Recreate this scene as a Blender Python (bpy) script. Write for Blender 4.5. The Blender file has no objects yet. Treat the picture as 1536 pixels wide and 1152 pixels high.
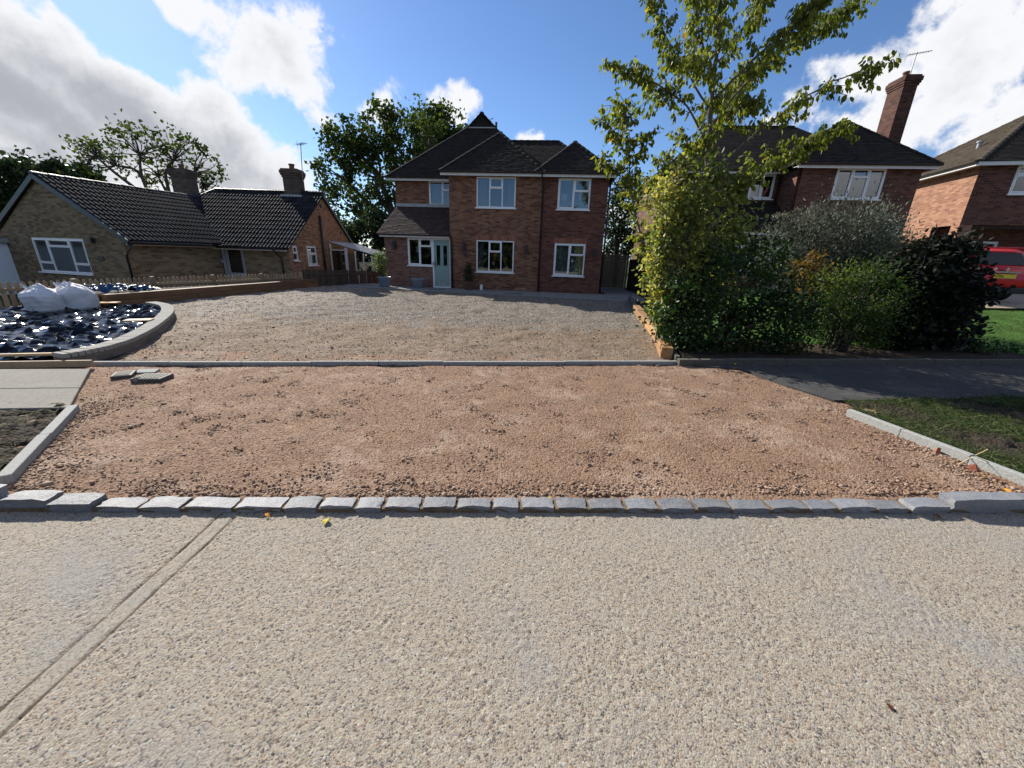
import bpy, bmesh, math, random
import numpy as np
from mathutils import Vector, Matrix
random.seed(7); RNG = np.random.default_rng(11)
S = bpy.context.scene; COL = S.collection
rad = math.radians
# ------------------------------------------------------------------ camera
CF = 580.0; CP = rad(18.4); CR = rad(1.9); CH = 1.6          # focal px (1536 wide), pitch, roll, eye height
_f = np.array([0, math.cos(CP), -math.sin(CP)]); _r = np.array([1., 0, 0]); _u = np.array([0, math.sin(CP), math.cos(CP)])
CRt = _r*math.cos(CR) + _u*math.sin(CR); CUp = -_r*math.sin(CR) + _u*math.cos(CR); CC = np.array([0, 0, CH])
cd = bpy.data.cameras.new('camera'); cam = bpy.data.objects.new('camera', cd); COL.objects.link(cam); S.camera = cam
cd.sensor_width = 36; cd.lens = 36*CF/1536; cd.clip_start = .05; cd.clip_end = 3000
M = Matrix(((CRt[0], CUp[0], -_f[0], 0), (CRt[1], CUp[1], -_f[1], 0), (CRt[2], CUp[2], -_f[2], CH), (0, 0, 0, 1)))
cam.matrix_world = M
def ray(x, y): return _f + CRt*(x-768)/CF + CUp*(576-y)/CF
def G(x, y, z=0.):                       # photo pixel -> point on a level at height z
    d = ray(x, y); return CC + d*(z-CH)/d[2]
def PY(x, y, Y): d = ray(x, y); return CC + d*Y/d[1]
def PX(x, y, X): d = ray(x, y); return CC + d*X/d[0]
# ------------------------------------------------------------------ world, sun, exposure
SUN_AZ = rad(-43); SUN_EL = rad(31.5)
EXPO = 0.72
S.view_settings.view_transform = 'Standard'; S.view_settings.look = 'None'; S.view_settings.gamma = 1; S.view_settings.use_curve_mapping = False
S.view_settings.exposure = EXPO
S.render.engine = 'CYCLES'
W = bpy.data.worlds.new('World'); S.world = W; W.use_nodes = True
nt = W.node_tree; nt.nodes.clear()
def N(t, typ, **kw):
    n = t.nodes.new(typ)
    for k, v in kw.items(): setattr(n, k, v)
    return n
def wire(t, a, b): t.links.new(a, b)
def math_n(t, op, a, b=None, c=None, clamp=False):
    n = N(t, 'ShaderNodeMath', operation=op, use_clamp=clamp)
    for i, x in enumerate((a, b, c)):
        if x is None: continue
        if isinstance(x, (int, float)): n.inputs[i].default_value = x
        else: wire(t, x, n.inputs[i])
    return n.outputs[0]
def sstep(t, x, lo, hi):
    n = N(t, 'ShaderNodeMapRange', interpolation_type='SMOOTHSTEP'); wire(t, x, n.inputs['Value'])
    n.inputs['From Min'].default_value = lo; n.inputs['From Max'].default_value = hi
    return n.outputs['Result']
def mixc(t, fac, a, b, blend='MIX'):
    n = N(t, 'ShaderNodeMix', data_type='RGBA', blend_type=blend)
    for i, x in ((0, fac), (6, a), (7, b)):
        if isinstance(x, (int, float)): n.inputs[i].default_value = x
        elif isinstance(x, tuple): n.inputs[i].default_value = (*x[:3], 1)
        else: wire(t, x, n.inputs[i])
    return n.outputs[2]
sky = N(nt, 'ShaderNodeTexSky', sky_type='NISHITA', sun_disc=False, sun_elevation=SUN_EL, sun_rotation=SUN_AZ,
        altitude=50, air_density=1.0, dust_density=.25, ozone_density=2.5)
tc = N(nt, 'ShaderNodeTexCoord'); DIR = tc.outputs['Generated']
def noise_n(t, vec, scale, detail=6, rough=.55, dist=0., dim='3D'):
    n = N(t, 'ShaderNodeTexNoise', noise_dimensions=dim)
    n.inputs['Scale'].default_value = scale; n.inputs['Detail'].default_value = detail
    n.inputs['Roughness'].default_value = rough; n.inputs['Distortion'].default_value = dist
    if vec is not None: wire(t, vec, n.inputs['Vector'])
    return n.outputs['Fac'], n.outputs['Color']
# cumulus field: clouds as soft ellipses in sky directions broken up by fractal noise (all round the sky)
blobs = [(60,150,330,70,18,1.25),(240,190,300,85,22,1.35),(370,250,160,90,35,1.2),(90,225,200,55,5,.9),(420,70,110,95,60,.85),(470,150,65,55,40,.6),
         (350,20,60,60,0,.5),(575,155,60,32,-20,.3),(660,150,45,40,0,.5),(785,205,32,22,0,.4),(40,250,120,38,-8,.85),(420,345,150,40,10,.7),
         (1450,40,130,80,-20,.16),(1235,150,85,60,-15,.12),(1385,170,45,50,20,.1),(1500,205,80,55,10,.3),(1150,220,90,60,0,.42),(930,340,60,40,0,.4)]
vals = None
def blob_node(c, ta, tb, amp):
    global vals
    qs = []
    for tv in (ta, tb):
        k = tv/np.dot(tv, tv)
        d = N(nt, 'ShaderNodeVectorMath', operation='DOT_PRODUCT'); wire(nt, WARP, d.inputs[0]); d.inputs[1].default_value = tuple(k)
        x = math_n(nt, 'SUBTRACT', d.outputs['Value'], float(np.dot(k, c))); qs.append(math_n(nt, 'MULTIPLY', x, x))
    v = math_n(nt, 'MULTIPLY_ADD', math_n(nt, 'ADD', *qs), -amp, amp)
    v = math_n(nt, 'MAXIMUM', v, -1.5)
    vals = v if vals is None else math_n(nt, 'SMOOTH_MAX', vals, v, .25)
nz, nzc = noise_n(nt, DIR, 3.2, 3, .5)
wv = N(nt, 'ShaderNodeVectorMath', operation='SUBTRACT'); wire(nt, nzc, wv.inputs[0]); wv.inputs[1].default_value = (.5,.5,.5)
wv2 = N(nt, 'ShaderNodeVectorMath', operation='MULTIPLY_ADD'); wire(nt, wv.outputs[0], wv2.inputs[0]); wv2.inputs[1].default_value = (.12,)*3; wire(nt, DIR, wv2.inputs[2])
WARP = wv2.outputs[0]
unit = lambda v: v/np.linalg.norm(v)
for (x, y, rx, ry, th, amp) in blobs:
    a = rad(th); c = unit(ray(x, y))
    ta = unit(ray(x+rx*math.cos(a), y+rx*math.sin(a)))-c; tb = unit(ray(x-ry*math.sin(a), y+ry*math.cos(a)))-c
    blob_node(c, ta, tb, amp)
rb = random.Random(5)
for k in range(9):                                    # the same kind of clouds round the rest of the sky
    az = rad(75+k*24+rb.uniform(-8, 8)); el = rad(rb.uniform(28, 60))
    c = np.array([math.sin(az)*math.cos(el), math.cos(az)*math.cos(el), math.sin(el)])
    h = unit(np.cross(c, [0, 0, 1])); v = np.cross(h, c)
    blob_node(c, h*rb.uniform(.2, .42), v*rb.uniform(.1, .2), rb.uniform(.2, .45))
n1, _ = noise_n(nt, DIR, 5.0, 9, .58, .25)
n2, _ = noise_n(nt, DIR, 16.0, 6, .6, .2)
D = math_n(nt, 'ADD', vals, math_n(nt, 'MULTIPLY_ADD', n1, 3.0, -1.5))
D = math_n(nt, 'ADD', D, math_n(nt, 'MULTIPLY_ADD', n2, 1.3, -.65))
alpha = sstep(nt, D, -.02, .34)
thick = sstep(nt, math_n(nt, 'ADD', math_n(nt, 'MULTIPLY_ADD', n2, .9, -.45), math_n(nt, 'ADD', vals, math_n(nt, 'MULTIPLY_ADD', n1, 2.6, -1.3))), .3, 1.45)
CL_W, CL_G = (8.2, 8.3, 8.6), (3.9, 4.05, 4.5)      # sunlit edge and shaded body radiance, before the strength below
ccol = mixc(nt, thick, CL_W, CL_G)
skc = mixc(nt, 1.0, sky.outputs['Color'], (.78, .95, 1.2), 'MULTIPLY')
bgc = mixc(nt, alpha, skc, ccol)
bg = N(nt, 'ShaderNodeBackground'); bg.inputs['Strength'].default_value = .07; wire(nt, bgc, bg.inputs['Color'])
wo = N(nt, 'ShaderNodeOutputWorld'); wire(nt, bg.outputs[0], wo.inputs['Surface'])
sl = bpy.data.lights.new('sun', 'SUN'); sl.energy = 5.0; sl.angle = rad(.53); sl.color = (1, .94, .84)
so = bpy.data.objects.new('sun', sl); COL.objects.link(so)
sd = Vector((math.sin(SUN_AZ)*math.cos(SUN_EL), math.cos(SUN_AZ)*math.cos(SUN_EL), math.sin(SUN_EL)))
so.rotation_euler = sd.to_track_quat('Z', 'Y').to_euler(); so.location = (-20, 20, 30)
# ------------------------------------------------------------------ materials
MATS = {}
def new_mat(name):
    m = bpy.data.materials.new(name); m.use_nodes = True; t = m.node_tree
    b = t.nodes['Principled BSDF']; MATS[name] = m; return m, t, b
def ramp(t, fac, stops, interp='LINEAR'):
    r = N(t, 'ShaderNodeValToRGB'); r.color_ramp.interpolation = interp
    e = r.color_ramp.elements
    while len(e) < len(stops): e.new(.5)
    for i, (p, c) in enumerate(stops): e[i].position = p; e[i].color = (*c, 1)
    wire(t, fac, r.inputs['Fac']); return r.outputs['Color']
def bump(t, b, h, strength=.5, dist=.01, prev=None):
    n = N(t, 'ShaderNodeBump'); n.inputs['Strength'].default_value = strength; n.inputs['Distance'].default_value = dist
    wire(t, h, n.inputs['Height'])
    if prev is not None: wire(t, prev, n.inputs['Normal'])
    wire(t, n.outputs[0], b.inputs['Normal']); return n.outputs[0]
def uvmap(t): return N(t, 'ShaderNodeUVMap').outputs[0]
def objc(t): return N(t, 'ShaderNodeTexCoord').outputs['Object']
def geo_pos(t): return N(t, 'ShaderNodeNewGeometry').outputs['Position']
def attr(t, name): 
    a = N(t, 'ShaderNodeAttribute'); a.attribute_name = name; return a.outputs['Fac']
def objrand(t): return N(t, 'ShaderNodeObjectInfo').outputs['Random']
def plain(name, col, rough=.6, spec=.5, var=.12, scale=8., bmp=0., metal=0., orand=0.):
    m, t, b = new_mat(name)
    f, _ = noise_n(t, geo_pos(t), scale, 5, .6)
    dk = tuple(c*(1-var*2) for c in col); lt = tuple(min(1, c*(1+var*2)) for c in col)
    c = ramp(t, f, [(.25, dk), (.75, lt)])
    if orand:
        k = math_n(t, 'MULTIPLY_ADD', objrand(t), 2*orand, 1-orand)
        mm = N(t, 'ShaderNodeMix', data_type='RGBA', blend_type='MULTIPLY'); mm.inputs[0].default_value = 1
        wire(t, c, mm.inputs[6]); wire(t, k, mm.inputs[7]); c = mm.outputs[2]
    wire(t, c, b.inputs['Base Color']); b.inputs['Roughness'].default_value = rough
    b.inputs['Specular IOR Level'].default_value = spec; b.inputs['Metallic'].default_value = metal
    if bmp:
        g, _ = noise_n(t, geo_pos(t), scale*6, 6, .65); bump(t, b, g, .6, bmp)
    return m
def brick_mat(name, cols, mortar, stain=.25, bm=.006):
    m, t, b = new_mat(name); uv = uvmap(t)
    sep = N(t, 'ShaderNodeSeparateXYZ'); wire(t, uv, sep.inputs[0]); u, v = sep.outputs[0], sep.outputs[1]
    row = math_n(t, 'FLOOR', math_n(t, 'DIVIDE', v, .075))
    off = math_n(t, 'MULTIPLY', math_n(t, 'SUBTRACT', 1.0, math_n(t, 'FLOORED_MODULO', row, 2.0)), .5)
    colm = math_n(t, 'FLOOR', math_n(t, 'ADD', math_n(t, 'DIVIDE', u, .225), off))
    cv = N(t, 'ShaderNodeCombineXYZ'); wire(t, colm, cv.inputs[0]); wire(t, row, cv.inputs[1])
    wn = N(t, 'ShaderNodeTexWhiteNoise', noise_dimensions='2D'); wire(t, cv.outputs[0], wn.inputs['Vector'])
    big, _ = noise_n(t, uv, .8, 4, .6)
    fac = math_n(t, 'ADD', math_n(t, 'MULTIPLY', wn.outputs['Value'], .8), math_n(t, 'MULTIPLY_ADD', big, .5, -.15))
    n = len(cols); c = ramp(t, fac, [(i/(n-1), k) for i, k in enumerate(cols)])
    br = N(t, 'ShaderNodeTexBrick'); wire(t, uv, br.inputs['Vector'])
    for k, x in (('Scale', 1.), ('Mortar Size', .006), ('Mortar Smooth', .3), ('Brick Width', .225), ('Row Height', .075)): br.inputs[k].default_value = x
    fine, _ = noise_n(t, uv, 60, 4, .6)
    c = mixc(t, math_n(t, 'MULTIPLY', br.outputs['Fac'], .9), c, mortar)
    st, _ = noise_n(t, uv, 1.7, 6, .62, .4)
    c = mixc(t, math_n(t, 'MULTIPLY', sstep(t, st, .5, .75), stain), c, tuple(x*.45 for x in mortar))
    wire(t, c, b.inputs['Base Color']); b.inputs['Roughness'].default_value = .88; b.inputs['Specular IOR Level'].default_value = .25
    h = math_n(t, 'SUBTRACT', math_n(t, 'MULTIPLY_ADD', fine, .3, math_n(t, 'MULTIPLY', wn.outputs['Value'], .35)), br.outputs['Fac'])
    bump(t, b, h, .9, bm); return m
def tile_mat(name, cols, rough=.8, moss=None):
    m, t, b = new_mat(name); r = attr(t, 'rnd'); p = geo_pos(t)
    big, _ = noise_n(t, p, .9, 5, .6); fine, _ = noise_n(t, p, 30, 4, .6)
    f = math_n(t, 'ADD', math_n(t, 'MULTIPLY', r, .6), math_n(t, 'MULTIPLY_ADD', big, .6, -.1))
    n = len(cols); c = ramp(t, f, [(i/(n-1), k) for i, k in enumerate(cols)])
    if moss:
        q, _ = noise_n(t, p, 5, 7, .7); c = mixc(t, math_n(t, 'MULTIPLY', sstep(t, q, .56, .7), .6), c, moss)
    wire(t, c, b.inputs['Base Color']); b.inputs['Roughness'].default_value = rough; b.inputs['Specular IOR Level'].default_value = .15
    bump(t, b, fine, .5, .006); return m
def fres(t, ior):                                        # same reflectance from both sides of a thin sheet
    bf = N(t, 'ShaderNodeNewGeometry').outputs['Backfacing']; f = N(t, 'ShaderNodeFresnel')
    wire(t, math_n(t, 'MULTIPLY_ADD', bf, 1/ior-ior, ior), f.inputs['IOR']); return f.outputs[0]
def leaf_mat(name, stops, trans=.45, gloss=.25, rough=.45):
    m = bpy.data.materials.new(name); m.use_nodes = True; t = m.node_tree; t.nodes.clear(); MATS[name] = m
    c = ramp(t, attr(t, 'rnd'), stops)
    hs = N(t, 'ShaderNodeHueSaturation'); hs.inputs['Saturation'].default_value = 1.1; hs.inputs['Value'].default_value = 1.5; wire(t, c, hs.inputs['Color'])
    d = N(t, 'ShaderNodeBsdfDiffuse'); wire(t, c, d.inputs['Color'])
    tr = N(t, 'ShaderNodeBsdfTranslucent'); wire(t, hs.outputs[0], tr.inputs['Color'])
    mx = N(t, 'ShaderNodeMixShader'); mx.inputs[0].default_value = trans; wire(t, d.outputs[0], mx.inputs[1]); wire(t, tr.outputs[0], mx.inputs[2])
    g = N(t, 'ShaderNodeBsdfGlossy'); g.inputs['Roughness'].default_value = rough; g.inputs['Color'].default_value = (.8, .85, .9, 1)
    m2 = N(t, 'ShaderNodeMixShader'); wire(t, math_n(t, 'MULTIPLY', fres(t, 1.45), gloss*2.5, clamp=True), m2.inputs[0]); wire(t, mx.outputs[0], m2.inputs[1]); wire(t, g.outputs[0], m2.inputs[2])
    o = N(t, 'ShaderNodeOutputMaterial'); wire(t, m2.outputs[0], o.inputs[0]); return m
def glass_mat(name, tint=(.55, .6, .62), base=.1):
    m = bpy.data.materials.new(name); m.use_nodes = True; t = m.node_tree; t.nodes.clear(); MATS[name] = m
    tr = N(t, 'ShaderNodeBsdfTransparent'); tr.inputs[0].default_value = (*tint, 1)
    g = N(t, 'ShaderNodeBsdfGlossy'); g.inputs['Roughness'].default_value = .02; g.inputs['Color'].default_value = (.9, .95, 1, 1)
    f, _ = noise_n(t, geo_pos(t), 1.6, 2); 
    bp = N(t, 'ShaderNodeBump'); bp.inputs['Strength'].default_value = .04; bp.inputs['Distance'].default_value = .02; wire(t, f, bp.inputs['Height']); wire(t, bp.outputs[0], g.inputs['Normal'])
    k = math_n(t, 'ADD', fres(t, 1.6), base, clamp=True)
    mx = N(t, 'ShaderNodeMixShader'); wire(t, k, mx.inputs[0]); wire(t, tr.outputs[0], mx.inputs[1]); wire(t, g.outputs[0], mx.inputs[2])
    o = N(t, 'ShaderNodeOutputMaterial'); wire(t, mx.outputs[0], o.inputs[0]); return m

brick_mat('brick_stock', [(.07,.028,.018),(.145,.062,.036),(.205,.092,.052),(.24,.12,.068),(.28,.155,.092)], (.20,.165,.13), .15)
brick_mat('brick_red', [(.06,.023,.018),(.115,.042,.03),(.155,.058,.04),(.19,.08,.053)], (.165,.125,.10), .12)
brick_mat('brick_porch', [(.10,.045,.04),(.18,.085,.065),(.23,.115,.085),(.27,.15,.11)], (.24,.2,.17), .15)
brick_mat('brick_yellow', [(.085,.052,.03),(.155,.105,.06),(.21,.15,.085),(.245,.18,.105),(.28,.21,.13)], (.2,.17,.13), .2)
brick_mat('brick_gable', [(.13,.065,.04),(.25,.13,.075),(.32,.18,.10),(.37,.23,.13)], (.3,.24,.17), .15)
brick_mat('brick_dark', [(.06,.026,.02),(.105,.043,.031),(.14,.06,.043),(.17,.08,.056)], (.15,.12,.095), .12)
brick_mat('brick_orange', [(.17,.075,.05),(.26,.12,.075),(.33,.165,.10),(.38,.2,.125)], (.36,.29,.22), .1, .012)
tile_mat('tile_plain', [(.012,.0105,.010),(.022,.019,.017),(.032,.026,.023),(.043,.034,.029)], .9, (.05,.052,.03))
tile_mat('tile_porch', [(.034,.023,.022),(.058,.039,.036),(.078,.053,.047),(.095,.065,.057)], .85)
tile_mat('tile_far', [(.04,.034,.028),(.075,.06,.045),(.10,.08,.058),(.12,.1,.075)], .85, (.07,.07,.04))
tile_mat('tile_concrete', [(.018,.019,.022),(.03,.031,.034),(.042,.042,.045),(.055,.053,.052)], .42)
plain('upvc', (.78,.79,.80), .35, .5, .02)
plain('upvc_old', (.30,.32,.34), .45, .5, .05)
plain('fascia', (.66,.66,.65), .5, .4, .05)
plain('black_plastic', (.02,.02,.022), .4, .5, .1)
plain('lead', (.32,.33,.35), .5, .5, .12)
plain('door_sage', (.24,.36,.345), .4, .5, .03)
plain('chrome', (.6,.6,.6), .2, .5, .02, metal=1.)
plain('pot_blue', (.17,.215,.26), .45, .5, .06)
plain('terracotta', (.16,.075,.05), .8, .3, .12)
plain('soil', (.045,.033,.024), .95, .2, .25, 14, .02)
plain('bark', (.075,.06,.047), .9, .2, .2, 10, .01)
plain('bark_grey', (.12,.105,.09), .9, .2, .2, 10, .01)
plain('curtain', (.17,.19,.21), .9, .1, .05)
plain('curtain_green', (.27,.33,.30), .9, .1, .12, 5)
plain('interior', (.10,.095,.09), .9, .2, .1)
plain('plaster', (.16,.15,.14), .9, .2, .04)
plain('orange_paper', (.75,.22,.02), .6, .3, .1)
plain('white_card', (.72,.74,.76), .7, .3, .03)
plain('steel', (.22,.225,.23), .45, .5, .08, metal=.7)
plain('white_paint', (.7,.76,.84), .6, .3, .03)
glass_mat('glass', (.5,.53,.55), .10); glass_mat('glass_dark', (.3,.33,.35), .08)
brick_mat('brick_stack', [(.035,.014,.011),(.065,.025,.018),(.09,.036,.025),(.11,.048,.033)], (.10,.08,.065), .12)
brick_mat('brick_sooty', [(.045,.033,.027),(.075,.055,.044),(.10,.075,.06),(.125,.095,.075)], (.12,.10,.085), .2)
# ------------------------------------------------------------------ mesh helpers
class MB:
    def __init__(s): s.v = []; s.f = []; s.r = []
    def add(s, vs, fs, r=None):
        o = len(s.v); s.v += [tuple(map(float, p)) for p in vs]; s.f += [tuple(i+o for i in f) for f in fs]
        s.r += [random.random() if r is None else r]*len(vs); return s
    def box(s, x0, x1, y0, y1, z0, z1, r=None):
        return s.add([(x0,y0,z0),(x1,y0,z0),(x1,y1,z0),(x0,y1,z0),(x0,y0,z1),(x1,y0,z1),(x1,y1,z1),(x0,y1,z1)],
                     [(0,3,2,1),(4,5,6,7),(0,1,5,4),(1,2,6,5),(2,3,7,6),(3,0,4,7)], r)
    def prism(s, poly, h0, h1, axis='z', r=None):      # polygon extruded along an axis
        n = len(poly)
        mk = {'z': lambda a, b, h: (a, b, h), 'y': lambda a, b, h: (a, h, b), 'x': lambda a, b, h: (h, a, b)}[axis]
        vs = [mk(a, b, h0) for a, b in poly] + [mk(a, b, h1) for a, b in poly]
        fs = [tuple(range(n))[::-1], tuple(range(n, 2*n))] + [(i, (i+1) % n, n+(i+1) % n, n+i) for i in range(n)]
        return s.add(vs, fs, r)
    def tube(s, pts, radii, n=8, cap=True):
        pts = [Vector(p) for p in pts]; 
        if not hasattr(radii, '__len__'): radii = [radii]*len(pts)
        rings = []; up = Vector((0, 0, 1)); vs = []
        for i, p in enumerate(pts):
            d = (pts[min(i+1, len(pts)-1)] - pts[max(i-1, 0)]).normalized()
            a = d.cross(up if abs(d.z) < .95 else Vector((1, 0, 0))).normalized(); b = d.cross(a)
            for k in range(n):
                th = 2*math.pi*k/n; vs.append(p + (a*math.cos(th) + b*math.sin(th))*radii[i])
        fs = []
        for i in range(len(pts)-1):
            for k in range(n): fs.append((i*n+k, i*n+(k+1) % n, (i+1)*n+(k+1) % n, (i+1)*n+k))
        if cap: fs += [tuple(range(n))[::-1], tuple((len(pts)-1)*n+k for k in range(n))]
        return s.add(vs, fs)
    def lathe(s, prof, n=20, c=(0, 0, 0)):
        vs = []; 
        for r, z in prof:
            for k in range(n): th = 2*math.pi*k/n; vs.append((c[0]+r*math.cos(th), c[1]+r*math.sin(th), c[2]+z))
        fs = [(i*n+k, i*n+(k+1) % n, (i+1)*n+(k+1) % n, (i+1)*n+k) for i in range(len(prof)-1) for k in range(n)]
        fs += [tuple(range(n))[::-1], tuple((len(prof)-1)*n+k for k in range(n))]
        return s.add(vs, fs)
    def map(s, fn): s.v = [tuple(map(float, fn(*p))) for p in s.v]; return s
    def mesh(s, name, smooth=False):
        me = bpy.data.meshes.new(name); me.from_pydata(s.v, [], s.f); finish(me, s.r, smooth); return me
    def build(s, name, mat, parent=None, smooth=False, bevel=0):
        me = s.mesh(name, smooth); o = obj(name, me, mat, parent)
        if bevel: md = o.modifiers.new('b', 'BEVEL'); md.width = bevel; md.segments = 2; md.limit_method = 'ANGLE'
        return o
def finish(me, r=None, smooth=False):
    bm = bmesh.new(); bm.from_mesh(me); bmesh.ops.recalc_face_normals(bm, faces=bm.faces); bm.to_mesh(me); bm.free()
    n = len(me.loops)
    uv = me.uv_layers.new(name='UVMap')
    li = np.empty(n, np.int32); me.loops.foreach_get('vertex_index', li)
    co = np.empty(len(me.vertices)*3); me.vertices.foreach_get('co', co); co = co.reshape(-1, 3)
    pn = np.empty(len(me.polygons)*3); me.polygons.foreach_get('normal', pn); pn = np.abs(pn.reshape(-1, 3))
    lt = np.empty(len(me.polygons), np.int32); me.polygons.foreach_get('loop_total', lt)
    dom = np.repeat(pn.argmax(1), lt); p = co[li]
    U = np.where(dom == 0, p[:, 1], p[:, 0]); V = np.where(dom == 2, p[:, 1], p[:, 2])
    uv.data.foreach_set('uv', np.stack([U, V], 1).ravel())
    if r is not None and len(r) == len(me.vertices):
        a = me.attributes.new('rnd', 'FLOAT', 'POINT'); a.data.foreach_set('value', np.asarray(r, dtype=np.float32))
    if smooth: me.polygons.foreach_set('use_smooth', np.ones(len(me.polygons), bool))
    me.update()
def obj(name, me, mat=None, parent=None):
    o = bpy.data.objects.new(name, me); COL.objects.link(o)
    if mat and me is not None and not me.materials: me.materials.append(MATS[mat])
    if parent is not None: o.parent = parent
    return o
def empty(name, loc=(0, 0, 0), rz=0.):
    o = bpy.data.objects.new(name, None); COL.objects.link(o); o.location = tuple(map(float, loc)); o.rotation_euler = (0, 0, rz); o.empty_display_size = .2; return o
def tag(o, label=None, cat=None, group=None, kind=None):
    for k, v in (('label', label), ('category', cat), ('group', group), ('kind', kind)):
        if v: o[k] = v
    return o
def raw_mesh(name, V, Fc, rnd=None, smooth=False):     # numpy: Fc (n,3) or (n,4)
    me = bpy.data.meshes.new(name); V = np.asarray(V, dtype=np.float32); Fc = np.asarray(Fc, dtype=np.int32)
    me.vertices.add(len(V)); me.vertices.foreach_set('co', V.ravel())
    k = Fc.shape[1]; me.loops.add(Fc.size); me.loops.foreach_set('vertex_index', Fc.ravel())
    me.polygons.add(len(Fc)); me.polygons.foreach_set('loop_start', np.arange(0, Fc.size, k, dtype=np.int32))
    me.polygons.foreach_set('loop_total', np.full(len(Fc), k, np.int32))
    if smooth: me.polygons.foreach_set('use_smooth', np.ones(len(Fc), bool))
    me.update(calc_edges=True)
    if rnd is not None:
        a = me.attributes.new('rnd', 'FLOAT', 'POINT'); a.data.foreach_set('value', np.asarray(rnd, dtype=np.float32))
    return me
def fnoise(ny, nx, step, lo, hi, seed):                # band-limited random field, unit variance
    r = np.random.default_rng(seed); F = np.fft.rfft2(r.standard_normal((ny, nx)))
    ky = np.fft.fftfreq(ny, step)[:, None]; kx = np.fft.rfftfreq(nx, step)[None, :]; k = np.hypot(kx, ky)
    F = F*np.exp(-(k*lo)**2)*(1-np.exp(-(k*hi)**2)); f = np.fft.irfft2(F, s=(ny, nx)); return f/(f.std()+1e-9)
def grid_mesh(name, X, Y, Z, mask=None, rnd=None):
    ny, nx = X.shape; idx = np.arange(ny*nx).reshape(ny, nx)
    q = np.stack([idx[:-1, :-1], idx[:-1, 1:], idx[1:, 1:], idx[1:, :-1]], -1).reshape(-1, 4)
    if mask is not None: q = q[mask[:-1, :-1].ravel()]
    return raw_mesh(name, np.stack([X, Y, Z], -1).reshape(-1, 3), q, None if rnd is None else rnd.ravel(), True)
def in_poly(X, Y, poly):
    ins = np.zeros(X.shape, bool); n = len(poly)
    for i in range(n):
        x0, y0 = poly[i][:2]; x1, y1 = poly[(i+1) % n][:2]
        if y0 == y1: continue
        c = ((y0 > Y) != (y1 > Y)) & (X < (x1-x0)*(Y-y0)/(y1-y0)+x0); ins ^= c
    return ins
def dist_line(X, Y, pts):
    d = np.full(X.shape, 1e9)
    for (x0, y0), (x1, y1) in zip(pts[:-1], pts[1:]):
        dx, dy = x1-x0, y1-y0; t = np.clip(((X-x0)*dx+(Y-y0)*dy)/(dx*dx+dy*dy), 0, 1)
        d = np.minimum(d, np.hypot(X-x0-t*dx, Y-y0-t*dy))
    return d
def leaves_mesh(name, P, L, A=None, droop=.5, width=.32, rnd=None, seed=0, round6=False, flat=0.):
    """many small folded leaves at points P, length L, growing along A, tips drooping"""
    r = np.random.default_rng(seed); n = len(P); P = np.asarray(P, float)
    d = r.standard_normal((n, 3)); d /= np.linalg.norm(d, axis=1)[:, None]
    if A is not None: d = d + np.asarray(A)
    d[:, 2] -= droop
    d /= np.linalg.norm(d, axis=1)[:, None]
    s = r.standard_normal((n, 3)); s[:, 2] *= (1-flat)
    s -= d*(s*d).sum(1)[:, None]; s /= np.linalg.norm(s, axis=1)[:, None]
    nn = np.cross(d, s)
    Ls = (np.asarray(L)*r.uniform(.65, 1.25, n))[:, None]
    if round6:
        ts = [(0, 0, 0), (.25, width*.85, .06), (.62, width, .08), (1, 0, -.06), (.62, -width, .08), (.25, -width*.85, .06)]
        V = np.stack([P + d*Ls*a + s*Ls*b + nn*Ls*c for a, b, c in ts], 1).reshape(-1, 3)
        b0 = np.arange(n)[:, None]*6
        Fc = np.concatenate([b0+np.array([[0, 1, 2, 3]]), b0+np.array([[0, 3, 4, 5]])]); k = 6
    else:
        ts = [(0, 0, 0), (.45, width, .09), (1, 0, -.05), (.45, -width, .09)]
        V = np.stack([P + d*Ls*a + s*Ls*b + nn*Ls*c for a, b, c in ts], 1).reshape(-1, 3)
        b0 = np.arange(n)[:, None]*4
        Fc = np.concatenate([b0+np.array([[0, 1, 2]]), b0+np.array([[0, 2, 3]])]); k = 4
    rv = r.random(n) if rnd is None else np.asarray(rnd)
    return raw_mesh(name, V, Fc, np.repeat(rv, k))
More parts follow.
